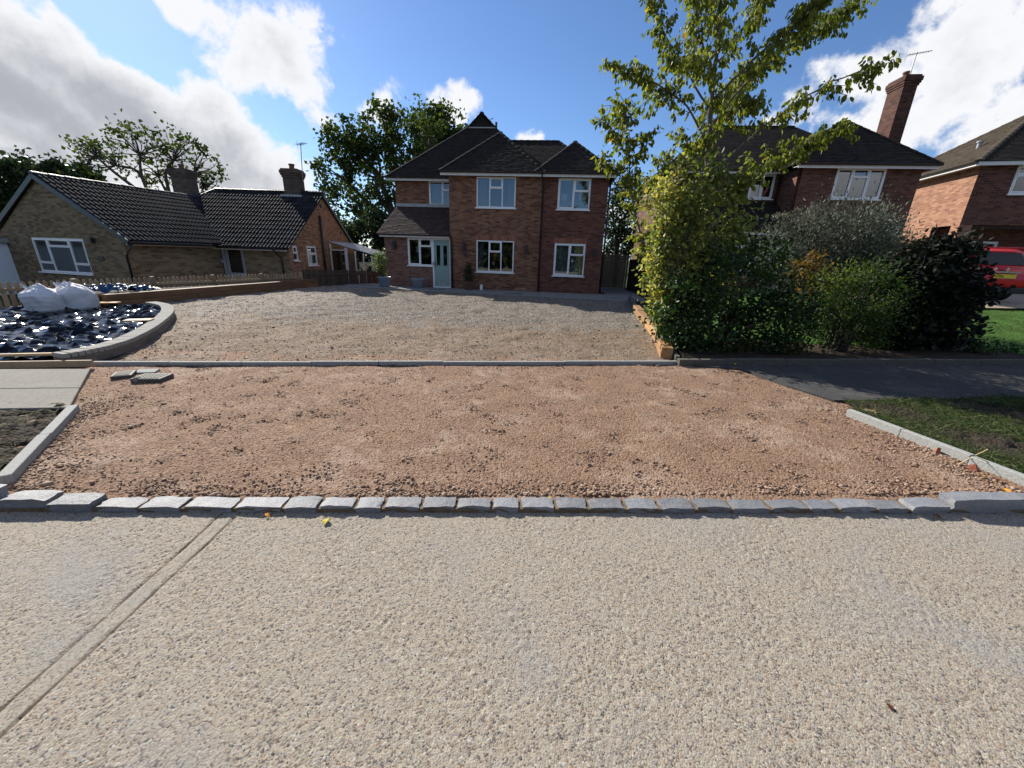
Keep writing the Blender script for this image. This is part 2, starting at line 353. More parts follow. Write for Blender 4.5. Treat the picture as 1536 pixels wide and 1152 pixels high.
# ================================================================== GROUND AND SETTING
def road_material():
    m, t, b = new_mat('road_concrete'); p = geo_pos(t)
    vo = N(t, 'ShaderNodeTexVoronoi', feature='F1'); vo.inputs['Scale'].default_value = 150; wire(t, p, vo.inputs['Vector'])
    vr = N(t, 'ShaderNodeSeparateColor'); wire(t, vo.outputs['Color'], vr.inputs[0])
    st = ramp(t, vr.outputs[0], [(0, (.26,.22,.165)), (.42, (.33,.285,.22)), (.58, (.22,.175,.135)), (.70, (.12,.105,.095)), (.80, (.07,.066,.066)), (.87, (.28,.17,.10)), (.93, (.22,.22,.235)), (1, (.46,.43,.37))])
    n1, _ = noise_n(t, p, 42, 6, .7); n2, _ = noise_n(t, p, 1.1, 5, .6, .3); n3, _ = noise_n(t, p, 9, 6, .65, .3)
    cem = ramp(t, n1, [(.3, (.23,.20,.155)), (.5, (.325,.288,.228)), (.72, (.41,.37,.298))])
    c = mixc(t, sstep(t, vr.outputs[1], .38, .5), cem, st)
    c = mixc(t, math_n(t, 'MULTIPLY', sstep(t, n2, .5, .68), .5), c, (.25,.245,.235))
    c = mixc(t, math_n(t, 'MULTIPLY', sstep(t, n3, .58, .74), .35), c, (.21,.155,.105))
    sx = N(t, 'ShaderNodeSeparateXYZ'); wire(t, p, sx.inputs[0])
    wob, _ = noise_n(t, p, 3, 4, .6)
    xx = math_n(t, 'ABSOLUTE', math_n(t, 'ADD', math_n(t, 'ADD', sx.outputs[0], 1.745), math_n(t, 'MULTIPLY_ADD', wob, .03, -.015)))
    strip = math_n(t, 'SUBTRACT', 1.0, sstep(t, xx, .045, .053))
    c = mixc(t, math_n(t, 'MULTIPLY', strip, .25), c, ramp(t, n1, [(.3, (.24,.225,.18)), (.7, (.30,.28,.225))]))
    wn, _ = noise_n(t, p, 14, 5, .6)
    edge = math_n(t, 'MULTIPLY', math_n(t, 'SUBTRACT', 1.0, sstep(t, math_n(t, 'ABSOLUTE', math_n(t, 'SUBTRACT', xx, .05)), .003, .011)), sstep(t, wn, .28, .45))
    c = mixc(t, math_n(t, 'MULTIPLY', edge, .9), c, (.085,.055,.033))
    wire(t, c, b.inputs['Base Color']); b.inputs['Roughness'].default_value = .9; b.inputs['Specular IOR Level'].default_value = .3
    h = math_n(t, 'ADD', math_n(t, 'MULTIPLY', vo.outputs['Distance'], -.8), n1)
    h = math_n(t, 'MULTIPLY', h, math_n(t, 'MULTIPLY_ADD', strip, -.7, 1.0))
    bump(t, b, h, .6, .004); return m
road_material()
def gravel_material(name, lo, mid, hi, dust, dust_amt, patch=None, scale=70, bd=.012):
    m, t, b = new_mat(name); p = geo_pos(t)
    n1, _ = noise_n(t, p, scale*.6, 7, .7); n2, _ = noise_n(t, p, 1.3, 6, .6, .4); n3, _ = noise_n(t, p, 6, 6, .65, .2)
    vo = N(t, 'ShaderNodeTexVoronoi'); vo.inputs['Scale'].default_value = scale; wire(t, p, vo.inputs['Vector'])
    sc = N(t, 'ShaderNodeSeparateColor'); wire(t, vo.outputs['Color'], sc.inputs[0])
    f = math_n(t, 'ADD', math_n(t, 'MULTIPLY', n1, .65), math_n(t, 'MULTIPLY', sc.outputs[0], .35))
    c = ramp(t, f, [(.25, lo), (.5, mid), (.75, hi)])
    c = mixc(t, math_n(t, 'MULTIPLY', sstep(t, math_n(t, 'ADD', math_n(t, 'MULTIPLY', n2, .6), math_n(t, 'MULTIPLY', n3, .4)), .48, .64), dust_amt), c, dust)
    if patch: c = patch(t, p, c, n2, n3, sc)
    wire(t, c, b.inputs['Base Color']); b.inputs['Roughness'].default_value = .92; b.inputs['Specular IOR Level'].default_value = .25
    bump(t, b, math_n(t, 'ADD', n1, math_n(t, 'MULTIPLY', vo.outputs['Distance'], -.7)), .9, bd); return m
gravel_material('crossover_gravel', (.14,.081,.05), (.242,.15,.097), (.325,.215,.146), (.40,.30,.225), .62)
def drive_patch(t, p, c, n2, n3, sc):
    sx = N(t, 'ShaderNodeSeparateXYZ'); wire(t, p, sx.inputs[0]); y = sx.outputs[1]; x = sx.outputs[0]
    wob = math_n(t, 'MULTIPLY_ADD', n2, 6.0, -3.0)
    yy = math_n(t, 'ADD', y, wob)
    band = math_n(t, 'MULTIPLY', sstep(t, yy, 8.2, 10.0), math_n(t, 'SUBTRACT', 1.0, sstep(t, yy, 15.5, 17.5)))
    g = ramp(t, sc.outputs[1], [(0, (.08,.07,.058)), (.6, (.175,.154,.126)), (.9, (.24,.216,.185)), (1, (.5,.47,.42))])
    c = mixc(t, math_n(t, 'MULTIPLY', band, .85), c, g)
    d2 = math_n(t, 'MULTIPLY', sstep(t, math_n(t, 'MULTIPLY', x, -1.0), 5.0, 7.5), sstep(t, n3, .42, .6))   # cement dust by the sleeper planter
    c = mixc(t, math_n(t, 'MULTIPLY', d2, .65), c, (.40,.335,.28)); return c
gravel_material('drive_hardcore', (.105,.072,.047), (.205,.147,.10), (.28,.21,.148), (.30,.235,.18), .6, drive_patch, 45, .02)
gravel_material('asphalt_old', (.022,.022,.023), (.052,.052,.052), (.10,.098,.095), (.11,.10,.088), .7, None, 120, .006)
gravel_material('kerb_concrete', (.27,.275,.26), (.33,.335,.315), (.38,.385,.36), (.36,.35,.32), .3, None, 90, .003)
gravel_material('slab_concrete', (.17,.16,.135), (.22,.205,.175), (.26,.245,.21), (.27,.25,.215), .5, None, 80, .004)
gravel_material('old_kerb', (.075,.072,.062), (.11,.105,.09), (.15,.14,.12), (.09,.1,.06), .5, None, 60, .01)
gravel_material('verge_soil', (.016,.012,.008), (.036,.027,.018), (.06,.045,.03), (.05,.05,.018), .6, None, 40, .03)
gravel_material('garden_ground', (.03,.045,.012), (.045,.07,.018), (.06,.09,.025), (.07,.075,.03), .5, None, 30, .02)
gravel_material('lawn_green', (.04,.095,.012), (.06,.14,.018), (.085,.185,.028), (.09,.13,.035), .35, None, 40, .03)
gravel_material('pale_gravel', (.28,.22,.17), (.36,.29,.22), (.44,.36,.28), (.4,.33,.27), .4, None, 60, .02)
gravel_material('patio_stone', (.16,.16,.155), (.21,.21,.205), (.25,.25,.24), (.26,.255,.24), .4, None, 50, .004)
plain('mortar_joint', (.16,.115,.07), .95, .2, .2, 30, .004)
def granite_mat():
    m, t, b = new_mat('granite'); p = geo_pos(t); r = objrand(t)
    n1, _ = noise_n(t, p, 180, 4, .7); n2, _ = noise_n(t, p, 16, 6, .65)
    c = ramp(t, n1, [(.3, (.10,.105,.12)), (.5, (.20,.205,.22)), (.7, (.31,.315,.325))])
    c = mixc(t, math_n(t, 'MULTIPLY', sstep(t, n2, .48, .7), .5), c, (.30,.29,.26))
    k = math_n(t, 'MULTIPLY_ADD', r, .4, .8); mm = N(t, 'ShaderNodeMix', data_type='RGBA', blend_type='MULTIPLY'); mm.inputs[0].default_value = 1
    wire(t, c, mm.inputs[6]); wire(t, k, mm.inputs[7]); wire(t, mm.outputs[2], b.inputs['Base Color'])
    b.inputs['Roughness'].default_value = .6; bump(t, b, math_n(t, 'ADD', n2, math_n(t, 'MULTIPLY', n1, .3)), .8, .012)
granite_mat()
def wood_mat(name, dk, lt, gscale=(1, 1, 1)):
    m, t, b = new_mat(name); oc = objc(t)
    mp = N(t, 'ShaderNodeMapping'); mp.inputs['Scale'].default_value = gscale; wire(t, oc, mp.inputs[0])
    n1, _ = noise_n(t, mp.outputs[0], 14, 6, .65, .6); n2, _ = noise_n(t, oc, 2.5, 4, .6)
    f = math_n(t, 'ADD', math_n(t, 'MULTIPLY', n1, .7), math_n(t, 'MULTIPLY', n2, .3)); c = ramp(t, f, [(.3, dk), (.7, lt)])
    k = math_n(t, 'MULTIPLY_ADD', objrand(t), .5, .75); mm = N(t, 'ShaderNodeMix', data_type='RGBA', blend_type='MULTIPLY'); mm.inputs[0].default_value = 1
    wire(t, c, mm.inputs[6]); wire(t, k, mm.inputs[7]); wire(t, mm.outputs[2], b.inputs['Base Color'])
    b.inputs['Roughness'].default_value = .75; bump(t, b, n1, .6, .006)
wood_mat('sleeper_new', (.27,.135,.05), (.44,.25,.105), (.15, 1, 1))
wood_mat('sleeper_dark', (.10,.05,.022), (.19,.105,.05), (.15, 1, 1))
wood_mat('picket_wood', (.24,.17,.10), (.40,.29,.175), (1, 1, .12))
wood_mat('fence_dark', (.035,.025,.018), (.07,.05,.035), (1, 1, .12))
wood_mat('gate_wood', (.10,.08,.055), (.17,.135,.09), (1, 1, .12))
wood_mat('batten_wood', (.45,.32,.16), (.62,.46,.25), (.1, 1, 1))

# --- wide ground under everything
mb = MB(); mb.add([(-400,-300,-.5),(400,-300,-.5),(400,500,-.5),(-400,500,-.5)], [(0,1,2,3)])
tag(mb.build('ground', 'garden_ground'), 'wide grassy ground under the houses', None, None, 'structure')
KY = lambda X: 2.13 + .05*X                                          # front foot of the kerb line
# --- road
st = .008; xs = np.arange(-3.95, 4.15, st); ys = np.arange(.3, 2.2, st); X, Y = np.meshgrid(xs, ys)
Y = Y + .05*X*np.clip((Y-.3)/1.9, 0, 1)
ny, nx = X.shape
a = fnoise(ny, nx, st, .0075, .045, 1); b2 = fnoise(ny, nx, st, .02, .25, 2); big = fnoise(ny, nx, st, .3, 3, 3)
rough = np.clip(.75 + .3*big, .25, 1.2)
inst = np.abs(X+1.745+.006*np.interp(Y, np.linspace(0, 2.6, 14), RNG.standard_normal(14)))
flat = np.clip((inst-.045)/.012, 0.5, 1)
Z = (.0011*np.tanh(a) - .0058*np.clip(a-.85, 0, 1.6) + .0008*b2)*rough*flat
Z -= .008*np.exp(-((inst-.05)/.0055)**2)*(np.sin(Y*23)+1.6)/2
ed = np.minimum(np.minimum(X-xs[0], xs[-1]-X)/.1, np.minimum(np.arange(ny)[:, None]*np.ones((1, nx)), (ny-1-np.arange(ny))[:, None]*np.ones((1, nx)))*st/.05)
Z *= np.clip(ed, 0, 1)
road = obj('road', grid_mesh('road', X, Y, Z), 'road_concrete')
tag(road, 'pale exposed aggregate concrete road', None, None, 'structure')
x0, x1 = X[0, 0], X[0, -1]; e = 60
mb = MB()
def yb(x): return 2.2 + .05*x
mb.add([(-e,-40,-.001),(e,-40,-.001),(e,.3,-.001),(-e,.3,-.001)], [(0,1,2,3)])
mb.add([(-e,.3,0),(x0,.3,0),(x0,Y[-1,0],0),(-e,yb(-8),0)], [(0,1,2,3)]); mb.add([(x1,.3,0),(e,.3,0),(e,yb(8),0),(x1,Y[-1,-1],0)], [(0,1,2,3)])
rs = mb.build('road_surround', 'road_concrete', road)
# --- crossover of compacted pink-brown stone
st = .0125; xs = np.arange(-6.3, 4.4, st); ys = np.arange(2.22, 6.2, st); X, Y = np.meshgrid(xs, ys); ny, nx = X.shape
Y = Y + .05*X
patch = fnoise(ny, nx, st, .26, 1.2, 5) + .4*fnoise(ny, nx, st, .08, .3, 9)
coarse = np.clip(patch-.7, 0, 1.5)
Z = .006 + .0024*fnoise(ny, nx, st, .013, .05, 6) + .0035*fnoise(ny, nx, st, .45, 1.8, 7) + coarse*.002*fnoise(ny, nx, st, .03, .12, 8) - .001*np.clip(patch-.6, 0, 1)
cr_poly = [tuple(G(*p)[:2]) for p in ((2,748),(108,618),(95,612),(137,550),(1020,548),(1110,553),(1180,580),(1275,612),(1540,742))]
xo = obj('crossover', grid_mesh('crossover', X, Y, Z), 'crossover_gravel')
tag(xo, 'pink-brown compacted stone vehicle crossover between road and edging kerb', None, None, 'structure')
def stones(name, P, size, mat, seed, parent, label, flat=.55):
    r = np.random.default_rng(seed); n = len(P)
    g = (1+5**.5)/2; ic = np.array([(-1,g,0),(1,g,0),(-1,-g,0),(1,-g,0),(0,-1,g),(0,1,g),(0,-1,-g),(0,1,-g),(g,0,-1),(g,0,1),(-g,0,-1),(-g,0,1)])/1.9
    fc = np.array([(0,11,5),(0,5,1),(0,1,7),(0,7,10),(0,10,11),(1,5,9),(5,11,4),(11,10,2),(10,7,6),(7,1,8),(3,9,4),(3,4,2),(3,2,6),(3,6,8),(3,8,9),(4,9,5),(2,4,11),(6,2,10),(8,6,7),(9,8,1)])
    V = ic[None]*r.uniform(.7, 1.25, (n, 12, 1))
    V = V*np.stack([r.uniform(.8, 1.5, n), r.uniform(.6, 1., n), r.uniform(.4, .8, n)*flat/.55], 1)[:, None]
    th = r.uniform(0, 2*np.pi, n); c, s = np.cos(th), np.sin(th)
    tl = r.uniform(-.5, .5, n)
    x = V[..., 0]*c[:, None]-V[..., 1]*s[:, None]; y = V[..., 0]*s[:, None]+V[..., 1]*c[:, None]; z = V[..., 2]+x*tl[:, None]*.4
    V = np.stack([x, y, z], -1)*(np.asarray(size)/2)[:, None, None] + np.asarray(P)[:, None]
    me = raw_mesh(name, V.reshape(-1, 3), (fc[None]+np.arange(n)[:, None, None]*12).reshape(-1, 3), np.repeat(r.random(n), 12))
    o = obj(name, me, mat, parent); return tag(o, label, None, None, 'stuff')
def stone_mat(name, stops):
    m, t, b = new_mat(name); c = ramp(t, attr(t, 'rnd'), stops); n1, _ = noise_n(t, geo_pos(t), 60, 4, .6)
    c = mixc(t, math_n(t, 'MULTIPLY', n1, .35), c, tuple(x*.6 for x in stops[1][1])); wire(t, c, b.inputs['Base Color']); b.inputs['Roughness'].default_value = .85
stone_mat('stone_pink', [(0, (.165,.097,.06)), (.4, (.25,.156,.10)), (.75, (.315,.207,.14)), (1, (.45,.33,.245))])
stone_mat('stone_mixed', [(0, (.07,.06,.05)), (.45, (.15,.125,.10)), (.85, (.24,.20,.165)), (1, (.6,.57,.52))])
r = np.random.default_rng(3); n = 170000
x = r.uniform(-6, 4.1, n); y = r.uniform(2.2, 6.1, n)
ix = np.clip(((x+6.3)/.0125).astype(int), 0, nx-1); iy = np.clip(((y-.05*x-2.22)/.0125).astype(int), 0, ny-1)
ins = in_poly(x, y, cr_poly); pv = patch[iy, ix]
edl = np.minimum.reduce([dist_line(x, y, [cr_poly[0], cr_poly[1]]), dist_line(x, y, [cr_poly[-2], cr_poly[-1]])*.8, dist_line(x, y, [cr_poly[0], cr_poly[-1]])*1.7])
ends = np.exp(-edl/.28)
prob = .05 + .38*np.clip(pv-.8, 0, 1) + .7*ends**1.3 + .02*(x > 2)
keep = ins & (r.random(n) < prob*np.clip(7.0/(y+1)**1.25, .3, 1)); x, y, pv, ends = x[keep], y[keep], pv[keep], ends[keep]
sz = np.clip(r.lognormal(-4.85, .42, len(x)), .006, .03)*(1+.55*np.clip(pv-.5, 0, 1)) + ends*r.uniform(0, .024, len(x))
stones('loose_stone', np.stack([x, y, .008+sz*.12], 1), sz, 'stone_pink', 4, xo, 'loose pink-brown stones lying on the crossover')
print('stones', len(x))
# --- front drive of hardcore
st = .04; xs = np.arange(-12.5, 4.9, st); ys = np.arange(4.6, 19.2, st); X, Y = np.meshgrid(xs, ys); ny, nx = X.shape
dr_poly = [(-5.75,4.95),(2.7,6.0),(2.75,6.6),(4.75,16.2),(4.9,19.1),(-9.5,19.1),(-9.0,17.6),(-10.6,9.7),(-10.2,9.3),(-8.5,9.5),(-7.2,8.2),(-6.3,6.8),(-5.8,5.7)]
Z = .004 + .006*fnoise(ny, nx, st, .05, .3, 21) + .012*fnoise(ny, nx, st, .6, 3, 22)
dv = obj('driveway', grid_mesh('driveway', X, Y, Z, in_poly(X, Y, [(-5.3,4.97),(2.66,5.96),(2.9,6.6),(4.8,16.2),(4.9,19.2),(-12.5,19.2),(-12.5,9.0),(-9.6,9.0),(-7.0,7.0)])), 'drive_hardcore')
tag(dv, 'unfinished front drive of compacted brown and grey hardcore', None, None, 'structure')
r = np.random.default_rng(8); n = 26000; x = r.uniform(-10.5, 4.6, n); y = 4.95+14*r.random(n)**1.2
keep = in_poly(x, y, dr_poly); x, y = x[keep], y[keep]; sz = np.clip(r.lognormal(-4.2, .4, len(x)), .008, .06)
stones('hardcore_stone', np.stack([x, y, .012+sz*.1], 1), sz, 'stone_mixed', 9, dv, 'small broken stones in the hardcore of the drive')
# --- kerb of granite setts along the road
kerb = MB(); 
kerb.add([(-4.3,KY(-4.3)+.008,.0),(4.6,KY(4.6)+.008,.0),(4.6,KY(4.6)+.115,.0),(-4.3,KY(-4.3)+.115,.0),(-4.3,KY(-4.3)+.008,.027),(4.6,KY(4.6)+.008,.027),(4.6,KY(4.6)+.115,.027),(-4.3,KY(-4.3)+.115,.027)],
         [(0,3,2,1),(4,5,6,7),(0,1,5,4),(2,3,7,6)])
kerb = tag(kerb.build('kerb', 'mortar_joint'), 'low kerb of grey granite setts along the road', None, None, 'structure')
def sett(w, d, h, seed):
    r = random.Random(seed); bm = bmesh.new(); bmesh.ops.create_cube(bm, size=1)
    bmesh.ops.subdivide_edges(bm, edges=bm.edges[:], cuts=3, use_grid_fill=True)
    for v in bm.verts:
        x, y, z = v.co; k = 1 - .10*max(0, (abs(x)-.3)/.2)**2*(1 if z > 0 else .3); v.co.y = y*(.94+.06*k)
        v.co = (x*w + r.uniform(-.006, .006), v.co.y*d + r.uniform(-.006, .006), (z+.5)*h*k + (r.uniform(-.0035, .0035) if z > -.4 else 0))
    me = bpy.data.meshes.new('granite_sett'); bm.to_mesh(me); bm.free(); finish(me, None, True)
    me.set_sharp_from_angle(angle=rad(38)); return me
edges_px = [85,152,218,282,358,430,482,535,577,633,685,738,780,832,880,935,985,1037,1090,1148,1205,1247,1303,1350,1410]
edx = [float(G(p, 762)[0]) for p in edges_px]; edx = [-4.15, -3.15] + [v for v in edx if v > -3.0] + [3.75, 4.5]
for i, (a0, a1) in enumerate(zip(edx[:-1], edx[1:])):
    w = a1-a0-.026; xc = (a0+a1)/2; hh = .036 + random.uniform(-.004, .006)
    hh += .085*max(0, (abs(xc-.1)-2.55))**1.0
    o = obj('granite_sett', sett(w, .105+random.uniform(-.008, .008), hh+.01, i), 'granite', kerb)
    o.location = (xc, KY(xc)+.06+random.uniform(-.006, .006), -.005); o.rotation_euler = (random.uniform(-.05, .05), random.uniform(-.015, .015), math.atan(.05)+random.uniform(-.02, .02))
# --- straight concrete edgings: each unit its own piece
def strip_units(name, a, b, w, h, unit, mat, label, jit=.004, z0=-.01, kind='structure', pname='kerb_unit', gap=.006, bev=.006):
    a = Vector((*a[:2], 0)); b = Vector((*b[:2], 0)); L = (b-a).length; n = max(1, round(L/unit)); u = L/n; d = (b-a)/L; ang = math.atan2(d.y, d.x)
    root = empty(name, a, ang); tag(root, label, None, None, kind)
    me = MB().box(gap/2, u-gap/2, -w/2, w/2, z0, h).mesh(pname); 
    for i in range(n):
        o = obj(pname, me, mat, root); o.location = (i*u, random.uniform(-jit, jit), random.uniform(-jit, jit)); o.rotation_euler = (0, 0, random.uniform(-jit, jit))
        if bev: md = o.modifiers.new('b', 'BEVEL'); md.width = bev; md.segments = 2
    return root
strip_units('edging_kerb', G(141, 549), G(1014, 547), .055, .062, .915, 'kerb_concrete', 'long straight concrete edging kerb across the front of the drive')
strip_units('edging_kerb', (-3.42, 2.25), G(112, 613, .03), .075, .075, .915, 'kerb_concrete', 'concrete edging kerb between crossover and dark soil verge', .003)
strip_units('edging_kerb', G(1271, 622, .02), (4.12, 2.50), .06, .085, .6, 'kerb_concrete', 'cracked concrete edging kerb between crossover and grass verge', .005)
strip_units('edging_kerb', G(1016, 549), (16.6, 7.75), .10, .12, .915, 'old_kerb', 'weathered stone kerb edging the planted bed beside the pavement', .006)
strip_units('edging_kerb', (2.72, 6.2), (3.25, 8.6), .07, .12, .8, 'old_kerb', 'old concrete edging running along the bed behind the new sleepers', .01)
strip_units('edging_kerb', (-16, 3.55), (-5.68, 4.93), .12, .075, .9, 'old_kerb', 'old mossy kerb between concrete pavement slabs and plastic sheeting', .006)
# --- concrete pavement slabs
pv = empty('pavement'); tag(pv, 'pale concrete pavement slabs beside the crossover', None, None, 'structure')
def quad_slab(name, pts, z0, z1, mat, parent, gap=.006, bev=.008):
    c = sum((Vector(p[:2]) for p in pts), Vector((0, 0)))/len(pts)
    q = [tuple(Vector(p[:2]) + (c-Vector(p[:2])).normalized()*gap) for p in pts]
    mb = MB(); mb.prism(q, z0, z1); o = mb.build(name, mat, parent, bevel=bev); return o
pa = G(136, 553, .05); pb = G(104, 611, .05); dirp = Vector((-1, -.134, 0)).normalized()
mid = lambda a, b, t: a*(1-t)+b*t
for k in range(5):
    for (t0, t1) in ((0, .56), (.56, 1.0)):
        sx = lambda t: Vector(mid(pa, pb, t)); L0, L1 = k*1.9, (k+1)*1.9
        sh = .0 if t0 == 0 else 0.
        quad_slab('paving_slab', [sx(t0)+dirp*(L0+sh), sx(t0)+dirp*(L1+sh), sx(t1)+dirp*(L1+sh), sx(t1)+dirp*(L0+sh)], -.03, .05+random.uniform(-.004, .003), 'slab_concrete', pv)
# --- verges
def verge(name, poly, z, mat, label, amp, step, seed):
    P = np.array(poly); xs = np.arange(P[:, 0].min()-.1, P[:, 0].max()+.1, step); ys = np.arange(P[:, 1].min()-.1, P[:, 1].max()+.1, step)
    X, Y = np.meshgrid(xs, ys); ny, nx = X.shape
    Z = z + amp*(fnoise(ny, nx, step, .05, .3, seed)*.6 + fnoise(ny, nx, step, .15, 1., seed+1))
    return tag(obj(name, grid_mesh(name, X, Y, Z, in_poly(X, Y, poly)), mat), label, None, None, 'structure')
vl = [(-3.5,2.2),(-4.5,3.6),(-14,2.35),(-14,1.5)]
verge('verge', vl, .03, 'verge_soil', 'dark churned soil verge beside the concrete edging', .013, .03, 31)
vr = [tuple(G(1262, 605)[:2]), (3.92, 4.05), (4.16, 2.56), (14, 3.0), (14, 5.8), tuple(G(1536, 600)[:2])]
verge('verge', vr, .03, 'verge_soil', 'grassy verge with patches of bare earth beside the cracked edging', .012, .03, 33)
pr = [tuple(G(*p)[:2]) for p in ((1040,551),(1110,556),(1150,570),(1180,582),(1215,593),(1250,604),(1536,601))] + [(16, 6.0), (16, 7.7), tuple(G(1536, 547)[:2])]
mb = MB(); mb.prism(pr, -.02, .034); tag(mb.build('pavement', 'asphalt_old'), 'dark worn asphalt pavement in the shade of the hedge', None, None, 'structure')
# --- neighbour's bed, lawn and drive rising to the right
def rise(X, Y): return .06 + .135*np.clip(Y-7.4, 0, 4.0) + .02*np.clip(X-9, 0, 5)*np.clip(Y-7, 0, 1)
st = .15; xs = np.arange(2.4, 42, st); ys = np.arange(6.0, 32, st); X, Y = np.meshgrid(xs, ys)
bed_edge = lambda x: 6.08 + .1237*(x-2.65)
lawn_poly = [(2.75, 6.15), (42, 11), (42, 32), (7.2, 32), (6.3, 18.5), (5.95, 16.4), (4.95, 15.2)]
tag(obj('lawn', grid_mesh('lawn', X, Y, rise(X, Y)+.01*fnoise(*X.shape, st, .5, 3, 41), in_poly(X, Y, lawn_poly)), 'lawn_green'), 'bright green mown lawn in front of the neighbouring house', None, None, 'structure')
mb = MB(); bp = [(2.8, 6.2), (9.9, 7.08), (9.6, 7.75), (6.2, 8.0), (5.2, 10), (4.6, 15.5), (4.1, 12.6)]
mb.prism(bp, 0, .1); tag(mb.build('planting_bed', 'soil'), 'dark leaf-littered soil bed under the hedge shrubs', None, None, 'structure')
st = .3; xs = np.arange(9, 42, st); ys = np.arange(10.2, 26, st); X, Y = np.meshgrid(xs, ys)
tag(obj('neighbour_drive', grid_mesh('neighbour_drive', X, Y, rise(X, Y)+.05, in_poly(X, Y, [(10,10.9),(42,9.4),(42,26),(9,26)])), 'pale_gravel'), 'pale gravel drive under the red car', None, None, 'structure')
# garden soil under the plastic sheeting, and the raised planter soil
mb = MB(); mb.prism([(-16,3.7),(-5.75,5.0),(-5.75,5.4),(-6.35,6.6),(-7.2,7.9),(-8.35,9.25),(-10.3,9.75),(-16,8.4)], -.4, .012); tag(mb.build('garden_bed', 'soil'), 'bare garden soil under the black plastic sheeting', None, None, 'structure')
mb = MB(); mb.prism([(-10.35,9.9),(-8.8,17.6),(-9.2,17.5),(-12.35,9.7),(-12.0,9.55)], -.4, .30); tag(mb.build('planter_soil', 'soil'), 'raised soil behind the sleeper planter wall', None, None, 'structure')
# --- patio slabs in front of the house
HA = rad(-5); HO = Vector((-3.0, 18.5, 0))
def hw(u, v, z=0): c, s = math.cos(HA), math.sin(HA); return Vector((HO.x+u*c-v*s, HO.y+u*s+v*c, z))
pat = empty('patio'); tag(pat, 'grey stone patio paving along the foot of the house', None, None, 'structure')
pf = lambda u: -1.35 - .105*(u+3.0)
us = np.arange(-4.9, 8.7, .75)
for i in range(len(us)-1):
    u0, u1 = us[i], us[i+1]; back = .1 if u0 < 6.7 else 4.0
    if u0 < -3.2: back = 1.2
    nr = max(2, round((back-pf(u0))/.62))
    for k in range(nr):
        f = lambda u, k: pf(u)+(back-pf(u))*k/nr
        quad_slab('patio_slab', [hw(u0, f(u0, k)), hw(u1, f(u1, k)), hw(u1, f(u1, k+1)), hw(u0, f(u0, k+1))], -.03, .055+random.uniform(-.003, .003), 'patio_stone' if 'patio_stone' in MATS else 'lead', pat)
# ================================================================== HOUSES
def wall(parent, name, mat, u0, u1, z0, z1, v, thick=.28, openings=(), m=None, top=None, caps=()):
    """wall face with real openings; local u along, v inward. top: optional list of gable points above z1"""
    us = sorted({u0, u1, *[o[0] for o in openings], *[o[1] for o in openings]}); zs = sorted({z0, z1, *[o[2] for o in openings], *[o[3] for o in openings]})
    us = [x for x in us if u0 <= x <= u1]; zs = [x for x in zs if z0 <= x <= z1]
    mb = MB()
    hole = lambda a, b, c, d: any(a >= o[0]-1e-6 and b <= o[1]+1e-6 and c >= o[2]-1e-6 and d <= o[3]+1e-6 for o in openings)
    for a, b in zip(us[:-1], us[1:]):
        for c, d in zip(zs[:-1], zs[1:]):
            if hole(a, b, c, d): continue
            mb.add([(a,v,c),(b,v,c),(b,v,d),(a,v,d)], [(0,1,2,3)]); mb.add([(a,v+thick,c),(b,v+thick,c),(b,v+thick,d),(a,v+thick,d)], [(3,2,1,0)])
    for (a, b, c, d) in openings:
        for q in ([(a,c),(a,d)], [(b,c),(b,d)], [(a,c),(b,c)], [(a,d),(b,d)]):
            (p0, r0), (p1, r1) = q; mb.add([(p0,v,r0),(p1,v,r1),(p1,v+thick,r1),(p0,v+thick,r0)], [(0,1,2,3)])
    for uu in caps: mb.add([(uu,v,z0),(uu,v,z1),(uu,v+thick,z1),(uu,v+thick,z0)], [(0,1,2,3)])
    if top:
        n = len(top); mb.add([(a, v, b) for a, b in top] + [(a, v+thick, b) for a, b in top], [tuple(range(n)), tuple(range(n, 2*n))[::-1]])
    if m: mb.map(m)
    me = bpy.data.meshes.new(name); me.from_pydata(mb.v, [], mb.f); 
    finish_uv_only(me, mb.r); return obj(name, me, mat, parent)
def finish_uv_only(me, r):
    n = len(me.loops); uv = me.uv_layers.new(name='UVMap'); me.update()
    li = np.empty(n, np.int32); me.loops.foreach_get('vertex_index', li); co = np.empty(len(me.vertices)*3); me.vertices.foreach_get('co', co); co = co.reshape(-1, 3)
    pn = np.empty(len(me.polygons)*3); me.polygons.foreach_get('normal', pn); pn = np.abs(pn.reshape(-1, 3)); lt = np.empty(len(me.polygons), np.int32); me.polygons.foreach_get('loop_total', lt)
    dom = np.repeat(pn.argmax(1), lt); p = co[li]
    uv.data.foreach_set('uv', np.stack([np.where(dom == 0, p[:, 1], p[:, 0]), np.where(dom == 2, p[:, 1], p[:, 2])], 1).ravel())
